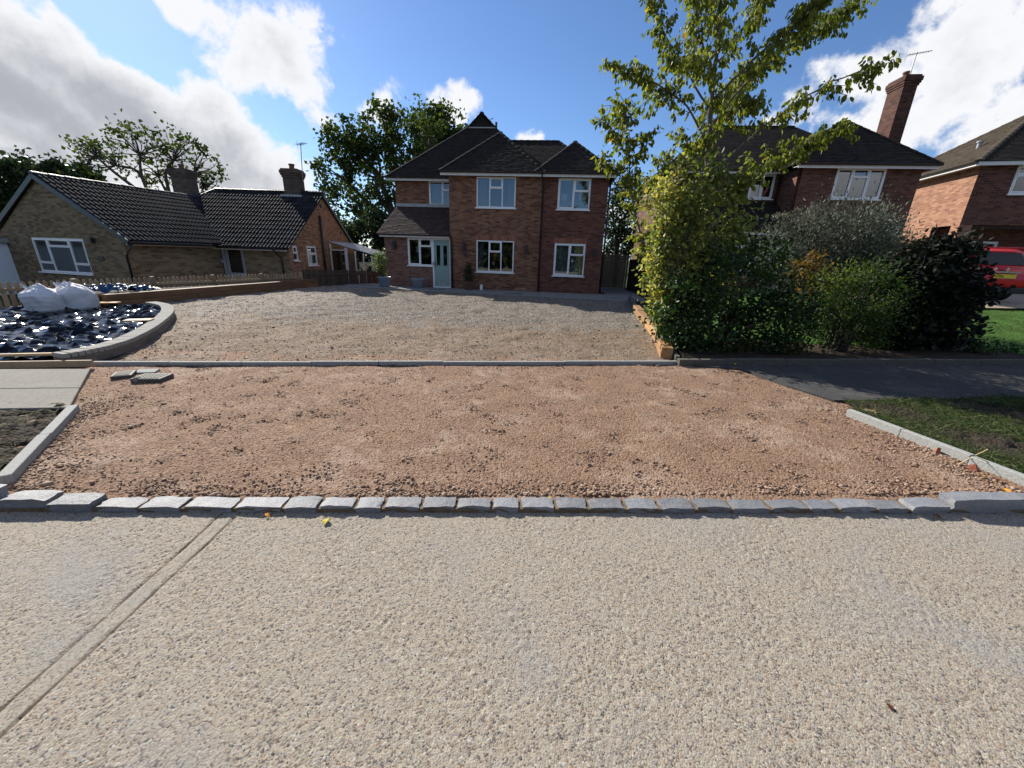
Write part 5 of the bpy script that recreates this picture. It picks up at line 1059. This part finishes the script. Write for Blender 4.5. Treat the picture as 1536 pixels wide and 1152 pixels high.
# ================================================================== FENCES, WALLS, LOOSE THINGS
def plank(name, a, b, w, h, mat, parent, jit=0., bev=.008):           # a timber from a to b, its own origin and grain
    a = Vector(a); b = Vector(b); d = b-a; L = d.length; mb = MB().box(0, L, -w/2, w/2, -h/2, h/2); o = mb.build(name, mat, parent, bevel=bev)
    o.location = a; o.rotation_mode = 'QUATERNION'; o.rotation_quaternion = d.to_track_quat('X', 'Z'); return o
# sleeper planter wall, two courses
SW = empty('sleeper_wall', (-10.4, 9.86, 0)); tag(SW, 'two-course timber sleeper planter wall in front of the picket fence', 'retaining wall')
a, b = Vector((0, 0, 0)), Vector((1.55, 7.77, 0)); d = (b-a).normalized(); L = (b-a).length
for c in range(2):
    s = 0.; k = 0
    while s < L-.05:
        ln = min(2.4 if (k or not c) else 1.2, L-s); plank('sleeper', a+d*(s+.004)+Vector((0,0,.085+.17*c)), a+d*(s+ln-.004)+Vector((random.uniform(-.012,.012),0,.085+.17*c)), .2, .166, 'sleeper_dark' if 'sleeper_dark' in MATS else 'sleeper_new', SW); s += ln; k += 1
    plank('sleeper', Vector((-.12,-.0,.085+.17*c)), Vector((-1.5,-.28,.085+.17*c)), .2, .166, 'sleeper_new', SW)
# sleeper edging beside the bed
SR = empty('sleeper_edging', (2.62, 6.42, 0)); tag(SR, 'row of new orange timber sleepers along the hedge side of the drive', 'retaining wall')
pts = [(0,0),(.42,1.62),(.72,3.2),(.98,4.75),(1.2,6.0)]
for i, (p, q) in enumerate(zip(pts[:-1], pts[1:])):
    z = .10+.012*i; o_ = random.uniform(-.02, .02); plank('sleeper', (p[0]+o_,p[1]+.01,z), (q[0]+o_,q[1]-.01,z), .19, .2, 'sleeper_new', SR); 
BW = empty('block_edging', (3.85, 12.5, 0)); tag(BW, 'grey concrete block edging continuing from the sleepers to the gate', 'wall')
for k in range(8): p = Vector((.1*k+.02, .44*k, .1)); q = Vector((.1*(k+1), .44*(k+1)-.01, .1)); plank('concrete_block', p, q, .12, .2, 'old_kerb', BW)
# picket fence
PF = empty('picket_fence', (-13.4, 7.5, -.4)); tag(PF, 'low timber picket fence in front of the bungalow', 'fence')
f0, f1 = Vector((0, 0, 0)), Vector((4.12, 9.75, 0)); d = (f1-f0).normalized(); L = (f1-f0).length; nrm = Vector((d.y, -d.x, 0)); ang = math.atan2(d.y, d.x)
pk = MB(); prof = [(-.042,0),(.042,0),(.042,.93),(.03,.972),(.0,1.0),(-.03,.972),(-.042,.93)]; pk.prism(prof, -.011, .011, 'y'); pkm = pk.mesh('picket'); pkm.materials.append(MATS['picket_wood'])
n = int(L/.125)
for i in range(n):
    o = obj('picket', pkm, None, PF); p = f0+d*(i*.125)+nrm*-.03; o.location = p+Vector((0, 0, random.uniform(-.012, .012))); o.rotation_euler = (0, random.uniform(-.012, .012), ang)
for k in range(7):
    p = f0+d*(L*k/6); MB().box(p.x-.05, p.x+.05, p.y-.05, p.y+.05, -.05, 1.02).build('post', 'picket_wood', PF, bevel=.012)
    if k < 6:
        q = f0+d*(L*(k+1)/6)
        for z in (.28, .80): plank('rail', p+nrm*.012+Vector((0,0,z+random.uniform(-.01,.01))), q+nrm*.012+Vector((0,0,z+random.uniform(-.01,.01))), .04, .075, 'picket_wood', PF, bev=.004)
# dark close-board fence by the conservatory and its neighbour
CB = empty('board_fence', (-9.2, 17.35, -.4)); tag(CB, 'dark weathered board fence between picket fence and conservatory', 'fence')
bm_ = MB().box(-.062, .062, -.01, .01, 0, 1.28).mesh('board'); bm_.materials.append(MATS['fence_dark'])
fd = Vector((2.3, 2.9, 0)); 
for i in range(28):
    o = obj('board', bm_, None, CB); o.location = fd*(i/28)+Vector((0,0,-.15+random.uniform(-.02,.02)-.003*i)); o.rotation_euler = (0, random.uniform(-.02,.02), math.atan2(fd.y, fd.x)+.12)
for z in (.35, .95): plank('rail', (0.03,-.02,z), tuple(fd+Vector((.03,-.02,z-.08))), .04, .07, 'fence_dark', CB)
BF = empty('board_fence', (-7.3, 21.5, -.2)); tag(BF, 'brown board fence closing the gap beside the porch', 'fence')
bm2 = MB().box(-.062, .062, -.01, .01, 0, 1.35).mesh('board'); bm2.materials.append(MATS['gate_wood'])
for i in range(22): o = obj('board', bm2, None, BF); o.location = (i*.128, .12*i*.1, random.uniform(-.01,.01))
# side gate
GT = empty('side_gate', tuple(hw(7.02, 4.0, .05)), HA); tag(GT, 'tall brown timber side gate beside the brick house', 'gate')
for i in range(15): MB().box(.02+i*.103, .02+i*.103+.098, 0, .02, .05, 1.74+random.uniform(-.01,.005)).build('board', 'gate_wood', GT)
for z in (.3, .95, 1.5): MB().box(.02, 1.56, .022, .07, z, z+.09).build('rail', 'gate_wood', GT)
MB().box(1.58, 1.68, -.02, .08, -.05, 1.85).build('post', 'gate_wood', GT, bevel=.01); MB().box(-.09, .0, -.02, .08, -.05, 1.8).build('post', 'gate_wood', GT, bevel=.01); MB().box(.02,1.56,-.006,.026,1.745,1.775).build('top_rail','gate_wood',GT)
SF = empty('board_fence', tuple(hw(8.75, 3.9, .0)), HA-rad(78)); tag(SF, 'dark boundary fence running behind the hedge from the side gate', 'fence')
bm3 = MB().box(-.062, .062, -.01, .01, 0, 1.6).mesh('board'); bm3.materials.append(MATS['fence_dark'])
for i in range(40): o = obj('board', bm3, None, SF); o.location = (i*.126, random.uniform(-.004,.004), random.uniform(-.01,.01))
# low curved brick wall with brick-on-edge coping
arc_px = [(100,552),(140,544),(172,536),(204,524),(232,508),(252,492),(263,478),(258,468),(236,463)]
arc = smooth_path([np.array([*G(x, y)[:2], 0]) for x, y in arc_px], 8); arc[0][2] = 0
CW = empty('curved_wall', tuple(arc[0])); tag(CW, 'low curved brick wall with pale brick-on-edge coping round the plastic sheeting', 'wall'); o0 = Vector(arc[0])
seg = [(Vector(arc[i+1])-Vector(arc[i])).length for i in range(len(arc)-1)]; Lt = sum(seg)
def along(s):
    for i, l in enumerate(seg):
        if s <= l or i == len(seg)-1: p = Vector(arc[i])+(Vector(arc[i+1])-Vector(arc[i]))*(s/l); return p, (Vector(arc[i+1])-Vector(arc[i])).normalized()
        s -= l
brick_mat('brick_curve', [(.12,.10,.085),(.17,.145,.12),(.2,.17,.14)], (.17,.155,.13), .2)
tile_mat('coping_brick', [(.26,.25,.225),(.31,.30,.27),(.35,.34,.31)], .85)
mb = MB(); m_ = 70; vs = []; 
for i in range(m_+1):
    p, t_ = along(Lt*i/m_); nn = Vector((t_.y, -t_.x, 0)); 
    for off, z in ((0,-.05),(0,.125),(-.2,.125),(-.2,-.05)): q = p-o0+nn*off; vs.append((q.x, q.y, z))
fs = [(4*i+k, 4*i+(k+1)%4, 4*i+4+(k+1)%4, 4*i+4+k) for i in range(m_) for k in range(4)]+[(0,1,2,3),(4*m_+3,4*m_+2,4*m_+1,4*m_)]
mb.add(vs, fs); mb.build('brick_body', 'brick_curve', CW)
nb = int(Lt/.076); cm = MB().box(-.033, .033, -.005, .222, 0, .062).mesh('coping_brick'); cm.materials.append(MATS['coping_brick'])
for i in range(nb):
    p, t_ = along(Lt*(i+.5)/nb); o = obj('coping_brick', cm, None, CW); o.location = p-o0+Vector((t_.y, -t_.x, 0))*.006+Vector((0, 0, .126+random.uniform(-.002, .002))); o.rotation_euler = (0, 0, math.atan2(t_.y, t_.x)+random.uniform(-.02, .02))
    md = o.modifiers.new('b', 'BEVEL'); md.width = .004; md.segments = 1
# black plastic sheeting, crumpled
def plastic_mat(name, col, rough=.16, sc=9):
    m, t, b = new_mat(name); b.inputs['Base Color'].default_value = (*col, 1); p = geo_pos(t); n1, _ = noise_n(t, p, sc, 5, .6, .8); n2, _ = noise_n(t, p, sc*3.2, 4, .6, 1.2)
    d_, _ = noise_n(t, p, 5, 5, .65); r_ = math_n(t, 'MULTIPLY_ADD', d_, .03, rough-.015); wire(t, r_, b.inputs['Roughness']); b.inputs['Specular IOR Level'].default_value = .2
    bump(t, b, math_n(t, 'ADD', n1, math_n(t, 'MULTIPLY', n2, .2)), .1, .05)
plastic_mat('polythene_black', (.010,.010,.012), .06, 4.0); plastic_mat('tarp_blue', (.02,.06,.13), .4, 14); plastic_mat('woven_white', (.62,.63,.66), .55, 12)
inner = [(p-Vector((0,0,0)))[:2] for p in []]
ipts = []
for i in range(41):
    p, t_ = along(Lt*i/40); q = p+Vector((t_.y, -t_.x, 0))*-.24; ipts.append((q.x, q.y))
st = .085; xs = np.arange(-14.2, -5.6, st); ys = np.arange(3.9, 10.0, st); X, Y = np.meshgrid(xs, ys); ny, nx = X.shape
poly = ipts+[(-10.0, 9.7), (-14, 8.3), (-14, 4.05)]
g_ = np.random.default_rng(71); X = X+g_.uniform(-.035, .035, X.shape); Y = Y+g_.uniform(-.035, .035, X.shape)
cr_ = np.clip(.35+.8*fnoise(ny, nx, st, .4, 2.5, 79), .05, 1.5); ca, sa = math.cos(.25), math.sin(.25)
fold = 1-np.abs(np.sin((X*-sa+Y*ca)*4.2+1.6*fnoise(ny, nx, st, .6, 3, 74))); wallz = np.exp(-dist_line(X, Y, ipts)/.17)
Z = .07+.02*fnoise(ny, nx, st, .12, .5, 75)*cr_+.004*g_.standard_normal(X.shape)*(cr_+.05)+.08*fold**6+.025*fnoise(ny, nx, st, .6, 3, 76)+wallz*(.06+.025*g_.standard_normal(X.shape)); Z = np.clip(Z, .022, .32)
me = grid_mesh('plastic_sheet', X, Y, Z, in_poly(X, Y, poly)); bm = bmesh.new(); bm.from_mesh(me); bmesh.ops.triangulate(bm, faces=bm.faces, quad_method='SHORT_EDGE'); bmesh.ops.subdivide_edges(bm, edges=bm.edges, cuts=2, use_grid_fill=True, smooth=.35)
bm.to_mesh(me); bm.free(); me.polygons.foreach_set('use_smooth', np.ones(len(me.polygons), bool)); me.set_sharp_from_angle(angle=rad(9))
PS = obj('plastic_sheet', me, 'polythene_black'); tag(PS, 'crumpled shiny black plastic sheeting spread behind the curved wall', 'plastic sheet')
def loose(name, label, cat, loc, rz): t = empty(name, loc, rz); tag(t, label, cat); return t
p = G(208, 480, .2); t = loose('wood_offcut', 'flat pale timber offcut lying on the black plastic', 'wood', (p[0], p[1], .19), .35)
MB().box(-.2, .2, -.11, .11, 0, .022).build('board', 'batten_wood', t, bevel=.003)
a, b = G(-40, 537, .13), G(90, 534, .13); t = loose('timber_batten', 'long thin timber batten weighing down the front edge of the plastic', 'wood', tuple(a), 0); plank('batten', (0,0,.03), tuple(Vector(b)-Vector(a)+Vector((0,0,.03))), .05, .035, 'batten_wood', t)
a, b = G(-40, 548, .06), G(139, 545, .08); t = loose('timber_board', 'weathered board on edge along the front of the plastic sheeting', 'wood', tuple(a), 0); plank('board', (0,0,0), tuple(Vector(b)-Vector(a)), .04, .09, 'picket_wood', t)
p = G(170, 460, .05); t = loose('wood_offcut', 'orange timber board lying at the foot of the planter wall', 'wood', (p[0]-.1, p[1]-.15, .15), .2); MB().box(-.5, .35, -.1, .1, 0, .03).build('board', 'sleeper_new', t)
# bulk bags
def bag(label, loc, w, dpt, h, seed, neck):
    g = np.random.default_rng(seed); nu, nv = 72, 48; V = []
    ph = g.uniform(0, 6, 12); WV = [(.05*(.7**i), g.normal(0, 1, 3)*(5*1.5**i), g.uniform(0, 6)) for i in range(7)]
    for j in range(nv+1):
        v = j/nv; 
        for i in range(nu):
            th = 2*math.pi*i/nu; ct, s_ = math.cos(th), math.sin(th); sq = (abs(ct)**3.2+abs(s_)**3.2)**(-1/3.2)
            prof = (1-max(0, .12-v)/.12*.14)*(1-.75*max(0, (v-.62)/.38)**1.6); fold = 1+.028*math.sin(5*th+ph[0]+3*v)*math.sin(9*v+ph[1])+.02*math.sin(11*th+ph[2]+6*v)*(v > .3)+.06*max(0, v-.6)*math.sin(7*th+ph[3])+.03*math.sin(23*th+ph[4]+9*v)*max(0, v-.55)
            sag = 1+.05*math.sin(v*math.pi); x = ct*sq*w/2*prof*fold*sag; y = s_*sq*dpt/2*prof*fold*sag
            z = h*v**.92+.05*math.sin(2*th+ph[5])*v*v+.045*math.sin(5*th+ph[6])*max(0, v-.6)+.03*math.sin(9*th+ph[7])*max(0, v-.7); x += neck*max(0, v-.55)*.7
            k_ = (.25+.75*v); q_ = np.array([x, y, z]); w_ = sum(a_*abs(math.sin(float(q_@f_)+p_)) for a_, f_, p_ in WV)-.035; x *= 1+w_*k_*1.6; y *= 1+w_*k_*1.6; z += w_*k_*.35
            V.append((x, y, z))
    Fc = [(j*nu+i, j*nu+(i+1) % nu, (j+1)*nu+(i+1) % nu, (j+1)*nu+i) for j in range(nv) for i in range(nu)]
    t = empty('bulk_bag', loc, random.uniform(-.2, .2)); tag(t, label, 'bag', 'bulk bags by the planter'); me = raw_mesh('bag_body', V+[(V[-1][0]*.2+neck*.3, 0, h*.98)], Fc, None, True); o = obj('bag_body', me, 'woven_white', t)
    cap = MB().add([*V[-nu:], (neck*.32, 0, h*1.0)], [(i, (i+1) % nu, nu) for i in range(nu)]); cap.build('bag_top', 'woven_white', t, smooth=True)
    for k in range(2):
        a_ = g.uniform(0, 6.3); q = Vector((math.cos(a_)*w*.12+neck*.3, math.sin(a_)*dpt*.22, h*.9)); n_ = Vector((math.cos(a_), math.sin(a_), 0))
        vs = []; W_ = .035; sd2 = Vector((-n_.y, n_.x, 0))
        for s in range(9): u_ = s/8*math.pi; c_ = q+n_*(.05+.09*math.sin(u_))+sd2*(.16*(s/8-.5))+Vector((0, 0, .11*math.sin(u_)+.02)); vs += [c_-Vector((0,0,W_/2))+n_*.01, c_+Vector((0,0,W_/2))]
        MB().add(vs, [(2*s, 2*s+2, 2*s+3, 2*s+1) for s in range(8)]).build('lifting_strap', 'woven_white', t, smooth=True)
    for yy in (.0,): MB().tube([(-.02+neck*.1, -dpt*.5*1.04, .1), (.0, -dpt*.53, h*.35), (.0+neck*.1, -dpt*.5, h*.62)], .008, 5).build('seam_cord', 'lead', t)
    return t
p0, p1 = G(56, 474), G(97, 471)
bag('slumped white bulk bag with twisted top, the one against the picket fence', (p0[0], p0[1]+.25, .03), .56, .55, .58, 3, -.18); bag('fuller white bulk bag slumping towards the sleeper planter wall', (p1[0]+.02, p1[1]+.3, .03), .62, .56, .6, 4, -.12)
# blue tarpaulins on the planter soil
def tarp(label, px, py, w, d_, h, seed):
    p = G(px, py, .36); st = .03; xs = np.arange(-w/2, w/2, st); ys = np.arange(-d_/2, d_/2, st); X, Y = np.meshgrid(xs, ys); ny, nx = X.shape; e_ = np.clip((1-(2*X/w)**2), 0, 1)*np.clip((1-(2*Y/d_)**2), 0, 1)
    Z = h*e_**.5*(.6+.22*fnoise(ny, nx, st, .16, .6, seed))+.01; o = obj('tarpaulin', grid_mesh('tarpaulin', X, Y, np.clip(Z, .0, 1), (e_+.12*fnoise(ny, nx, st, .1, .4, seed+1)) > .12), 'tarp_blue'); o.location = (p[0], p[1], .31); o.rotation_euler = (0, 0, 1.25); tag(o, label, 'tarpaulin', 'blue tarpaulins')
tarp('longer crumpled blue tarpaulin on the planter soil beside the white bags', 163, 437, 1.7, .7, .26, 81); tarp('small bundled blue tarpaulin further along the planter wall', 216, 434, .8, .45, .17, 85)
# stop tap covers
def cover(label, px, py, w, d_, h, rz, tilt):
    p = G(px, py); t = empty('access_cover', (p[0], p[1], 0), rz); tag(t, label, 'cover', 'service covers'); mb = MB().box(-w/2, w/2, -d_/2, d_/2, 0, h); o = mb.build('frame', 'cover_iron', t, bevel=.006); o.rotation_euler = (tilt, 0, 0)
    mb = MB(); 
    for i in range(7):
        for j in range(5): a_ = -w/2+.025+i*(w-.05)/7; b_ = -d_/2+.02+j*(d_-.04)/5; mb.box(a_, a_+(w-.05)/7*.7, b_, b_+(d_-.04)/5*.7, h, h+.006)
    mb.box(-w/2+.015, w/2-.015, -d_/2+.012, d_/2-.012, h-.01, h+.001); l = mb.build('lid', 'cover_iron', t); l.rotation_euler = (tilt, 0, 0)
plain('cover_iron', (.085,.08,.072), .7, .4, .2, 30, .003)
cover('larger grey service cover standing proud of the crossover stone', 230, 571, .33, .23, .06, .12, .0); cover('smaller service cover lying tilted near the edging kerb', 187, 566, .2, .2, .055, .5, .05)
p = G(212, 563); MB().box(-.12,.1,-.07,.07,0,.035).build('broken_concrete', 'kerb_concrete'); bc = bpy.context.scene.collection.objects['broken_concrete']; bc.location = (p[0], p[1]+.1, .0); bc.rotation_euler = (.05,.03,.3); tag(bc, 'scrap of broken concrete behind the service covers', 'rubble')
p = G(208, 574); MB().lathe([(.03,0),(.05,.03),(.045,.06),(.02,.075)], 9).build('mortar_lump', 'slab_concrete', smooth=True); bc = bpy.context.scene.collection.objects['mortar_lump']; bc.location = (p[0], p[1], 0); tag(bc, 'pale lump of mortar beside the larger service cover', 'rubble')
# cement haunching spots
# pots by the house
def pot(label, u, v, r0, h, mat):
    q = hw(u, v, .055); t = empty('plant_pot', q); tag(t, label, 'plant pot'); MB().lathe([(r0*.66,0),(r0*.72,.02),(r0*.9,h*.8),(r0*.97,h*.86),(r0,h*.9),(r0,h),(r0*.9,h),(r0*.86,h*.88),(r0*.84,h*.87)], 24).build('pot_body', mat, t, smooth=True); MB().lathe([(r0*.1,h*.87),(r0*.855,h*.872)], 24).build('pot_soil', 'soil', t); return q
q1 = pot('grey-blue round pot holding a feathery plant at the porch corner', -2.95, -.55, .31, .44, 'pot_blue'); q2 = pot('grey-blue round pot with bare stalks under the porch window', -1.42, -.45, .30, .42, 'pot_blue'); q3 = pot('brown terracotta pot with clipped conifer beside the front door', .92, -.4, .27, .36, 'terracotta')
shrub('potted_plant', 'feathery light green plant growing in the pot at the porch corner', (q1.x-.15, q1.y, .45), [((q1.x-.25,q1.y,1.15),.38,.3,.45,620),((q1.x-.1,q1.y,.75),.2,.2,.25,120)], .09, 'leaf_fresh', 91, .4, .2, False, 8, .3, cat='plant')
shrub('potted_plant', 'clipped dark conifer in the brown pot beside the front door', (q3.x, q3.y, .38), [((q3.x,q3.y,.62),.25,.25,.22,900),((q3.x,q3.y,.9),.19,.19,.22,700),((q3.x,q3.y,1.12),.1,.1,.16,300)], .05, 'leaf_hedge', 92, 0, .2, False, 3, .3, cat='plant')
t = empty('potted_plant', (q2.x, q2.y, .42)); tag(t, 'bare thin stalks in the pot under the porch window', 'plant'); 
for k in range(6): a_ = random.uniform(0, 6.3); MB().tube([(0.03*math.cos(a_),.03*math.sin(a_),-.04),(.08*math.cos(a_),.08*math.sin(a_),.18),(.12*math.cos(a_),.1*math.sin(a_),random.uniform(.25,.4))], .006, 5).build('stalk', 'bark', t)
q = hw(1.5, -.35, .055); MB().box(-.06,.06,-.05,.05,0,.24).build('white_box', 'white_card', bevel=.015); bx = bpy.context.scene.collection.objects['white_box']; bx.location = q; tag(bx, 'small white container standing by the wall beside the terracotta pot', 'container')
for (u, v, lab) in ((-.4,-1.0,'in front of the door'),(3.1,-1.45,'below the three-light window'),(7.2,-1.6,'beside the house corner near the gate')): 
    q = hw(u, v, .06); o = MB().box(-.35,.35,-.05,.05,0,.006).build('drain_grate', 'black_plastic'); o.location = q; o.rotation_euler = (0,0,HA); tag(o, 'dark slot drain in the patio paving '+lab, 'drain', 'patio drains')
# red hatchback seen from behind
plain('car_red', (.55,.008,.012), .22, .5, .02); plain('tyre', (.015,.015,.016), .85, .3, .1); plain('lamp_red', (.5,.01,.01), .15, .5, .02); plain('plate_yellow', (.75,.55,.04), .5, .4, .02); plain('trim_dark', (.02,.02,.022), .5, .4, .05)
CA = empty('parked_car', (13.75, 11.5, float(rise(14., 12.))+.06), rad(-9)); tag(CA, 'red hatchback parked on the pale gravel drive, rear towards the lawn', 'car')
hwid = .84; side = [(.12,.32),(.02,.45),(.0,.62),(.05,.86),(.14,.98),(.42,1.40),(.62,1.47),(1.6,1.50),(2.1,1.42),(2.75,1.02),(3.7,.86),(3.95,.66),(3.98,.4),(3.85,.25),(.3,.25)]
mb = MB(); rows = [(-1,.0),(-.97,.03),(-.8,.06),(0,.075),(.8,.06),(.97,.03),(1,.0)]; vs = []; nS = len(side)
for (k, bul) in rows:
    for (y, z) in side:
        tum = max(0, z-.9)*.28; x = (k)*(hwid-tum*(1 if abs(k) > .5 else 1)); cy = y-bul*(1 if y < .5 else (-1 if y > 3.5 else 0)); cz = z+bul*.35*(z > 1.3)
        vs.append((x, cy, cz*.985))
mb.add(vs, [(r_*nS+i, r_*nS+(i+1) % nS, (r_+1)*nS+(i+1) % nS, (r_+1)*nS+i) for r_ in range(len(rows)-1) for i in range(nS)]+[tuple(range(nS)), tuple((len(rows)-1)*nS+i for i in range(nS))[::-1]])
body = mb.build('body', 'car_red', CA, smooth=True, bevel=.03); body.data.set_sharp_from_angle(angle=rad(42))
def sl_pt(t_, off=.012): return (.14+(.42-.14)*t_-.07-off, .98+(1.40-.98)*t_)
y0, z0_ = sl_pt(.1); y1, z1_ = sl_pt(.9); mb = MB().add([(-.60,y0,z0_),(.60,y0,z0_),(.53,y1,z1_),(-.53,y1,z1_)], [(0,1,2,3)]); mb.build('rear_window', 'glass_car', CA) if 'glass_car' in MATS else mb.build('rear_window', 'trim_dark', CA)
for s in (-1, 1):
    lb = MB().add([(s*.83,.0,.72),(s*.62,-.075,.74),(s*.62,-.06,.93),(s*.80,.09,.95),(s*.845,.2,.9),(s*.845,.12,.74)], [(0,1,2,3),(0,3,4,5)]); lb.map(lambda x, y, z: (x*1.012, y-.012, z)).build('tail_light', 'lamp_red', CA)
    for yy in (.72, 3.15):
        w_ = MB().lathe([(.2,-.1),(.29,-.1),(.31,-.07),(.31,.07),(.29,.1),(.2,.1)], 24).map(lambda x, y, z, s=s, yy=yy: (s*.74+z, yy+x, .31+y)).build('wheel', 'tyre', CA, smooth=True)
        MB().lathe([(.05,-.0),(.2,.0),(.2,.03),(.06,.05)], 16).map(lambda x, y, z, s=s, yy=yy: (s*(.835+z*.3), yy+x, .31+y)).build('rim', 'chrome', w_)
    MB().add([(s*.70,.85,1.02),(s*.70,2.45,1.04),(s*.60,1.95,1.37),(s*.60,.75,1.36)], [(0,1,2,3)]).map(lambda x, y, z, s=s: (x+s*(.155-(z-1.0)*.28)*1.0+s*-.03, y, z)).build('side_window', 'trim_dark', CA)
    MB().box(s*.86-.08, s*.86+.08, 2.35, 2.5, 1.0, 1.14).build('wing_mirror', 'car_red', CA, bevel=.03)
MB().box(-.34, .34, -.105, -.06, .80, .845).build('boot_trim', 'chrome', CA); MB().lathe([(.0,0),(.045,0),(.045,.012),(.0,.014)], 16).map(lambda x, y, z: (-.0+x, -.095-z, .9+y)).build('badge', 'chrome', CA)
MB().lathe([(.0,0),(.04,0),(.04,.012),(.0,.014)], 16).map(lambda x, y, z: (-.28+x, -.085-z, .9+y)).build('model_badge', 'chrome', CA)
pl_ = MB().box(-.26, .26, -.108, -.09, .66, .77).build('number_plate', 'plate_yellow', CA); MB().box(-.8, .8, -.06, .1, .25, .42).build('bumper', 'trim_dark', CA, bevel=.03)
MB().box(-.55,.55,.3,.36,1.46,1.5).build('roof_spoiler','car_red',CA,bevel=.01)
def text(parent, s, size, loc, rot, mat, name='lettering'):
    cu = bpy.data.curves.new(name, 'FONT'); cu.body = s; cu.size = size; cu.extrude = .001; cu.align_x = 'LEFT'; ob = bpy.data.objects.new('tmp', cu); COL.objects.link(ob); dg = bpy.context.evaluated_depsgraph_get(); me = bpy.data.meshes.new_from_object(ob.evaluated_get(dg)); COL.objects.unlink(ob); bpy.data.objects.remove(ob)
    o = obj(name, me, mat, parent); o.location = loc; o.rotation_euler = rot; return o
text(pl_, 'LX06', .095, (-.24, -.110, .68), (rad(90), 0, 0), 'trim_dark')
# fallen leaves, twig, brick scraps
tile_mat('leaf_dead', [(.10,.04,.015),(.2,.09,.03),(.3,.15,.04)], .7)
plain('leaf_fallen_yellow', (.5,.4,.06), .9, .05, .15, 30); plain('leaf_fallen_orange', (.55,.25,.04), .9, .05, .2, 30); plain('leaf_fallen_brown', (.09,.035,.02), .9, .05, .2, 30); plain('brick_scrap', (.28,.10,.06), .9, .2, .2, 20, .004)
def fallen(label, px, py, L, mat, z=.012, seed=0):
    p = G(px, py, z); g = random.Random(seed); pts = [(0,0),(.12,.16),(.35,.3),(.6,.27),(.85,.12),(1,0),(.85,-.12),(.6,-.27),(.35,-.3),(.12,-.16)]
    mb = MB(); vs = [(x*L, y*L*1.1, L*(.22*abs(y)+.16*math.sin(x*3.0)+g.uniform(-.02,.02))) for x, y in pts]+[(x*L, 0, L*.10*math.sin(x*3)) for x in (.2,.5,.8)]
    mb.add(vs, [(0,1,10),(1,2,10),(2,11,10),(2,3,11),(3,12,11),(3,4,12),(4,5,12),(5,6,12),(6,7,12),(7,11,12),(7,8,11),(8,10,11),(8,9,10),(9,0,10)]); mb.tube([(0,0,0),(-.3*L,.02*L,.03*L)], .0015, 5)
    o = mb.build('fallen_leaf', mat); o.location = (p[0], p[1], z); o.rotation_euler = (g.uniform(-.3,.3), g.uniform(-.3,.3), g.uniform(0, 6.3)); tag(o, label, 'leaf', 'fallen leaves')
fallen('yellow fallen leaf on the road just below the granite setts', 492, 778, .06, 'leaf_fallen_yellow', .008, 1); fallen('small orange-brown fallen leaf at the foot of a granite sett', 404, 775, .04, 'leaf_fallen_orange', .008, 2)
fallen('pale yellow leaf lying on the stone right behind the setts', 822, 746, .035, 'leaf_fallen_yellow', .02, 3); fallen('bright orange leaf resting on the corner granite kerb stone', 1512, 741, .07, 'leaf_fallen_orange', .06, 4)
fallen('dark red-brown leaf lying on the pink stone near the setts', 1265, 735, .05, 'leaf_fallen_brown', .02, 5); fallen('dark brown crumpled leaf alone on the concrete road', 1330, 1054, .03, 'leaf_fallen_brown', .006, 6)
fallen('dark curled leaf at the foot of the setts on the road', 1412, 778, .05, 'leaf_fallen_brown', .008, 7); fallen('blackened leaf against the lower end of the cracked edging', 1498, 722, .05, 'leaf_fallen_brown', .03, 8); fallen('orange leaf on loose stones beside the cracked edging', 1468, 711, .05, 'leaf_fallen_orange', .03, 9)
fallen('yellowed leaf on the grass verge behind the cracked edging', 1309, 616, .06, 'leaf_fallen_yellow', .07, 10); fallen('yellow leaf on the dark asphalt pavement under the hedge', 1102, 547, .07, 'leaf_fallen_yellow', .05, 11)
for i, (x, y) in enumerate(((1405,678),(1460,703))):
    p = G(x, y, .02); o = MB().add([(-.03,-.02,0),(.04,-.015,0),(.03,.02,0),(-.03,.015,0),(-.02,-.01,.06),(.02,-.01,.045),(.015,.01,.05),(-.02,.01,.065)], [(0,3,2,1),(4,5,6,7),(0,1,5,4),(1,2,6,5),(2,3,7,6),(3,0,4,7)]).build('brick_scrap', 'brick_scrap'); o.location = (p[0], p[1], .0); o.rotation_euler = (.1, .3, 1.+i); tag(o, ('larger' if i == 0 else 'smaller')+' red brick scrap leaning on the cracked edging', 'rubble')
a, b = G(1437, 697, .03), G(1482, 674, .11); o = MB().tube([a, (a+b)/2+np.array([0,0,.005]), b], .004, 5).build('straw_stalk', 'batten_wood'); tag(o, 'pale dry stalk lying across the cracked edging', 'twig')
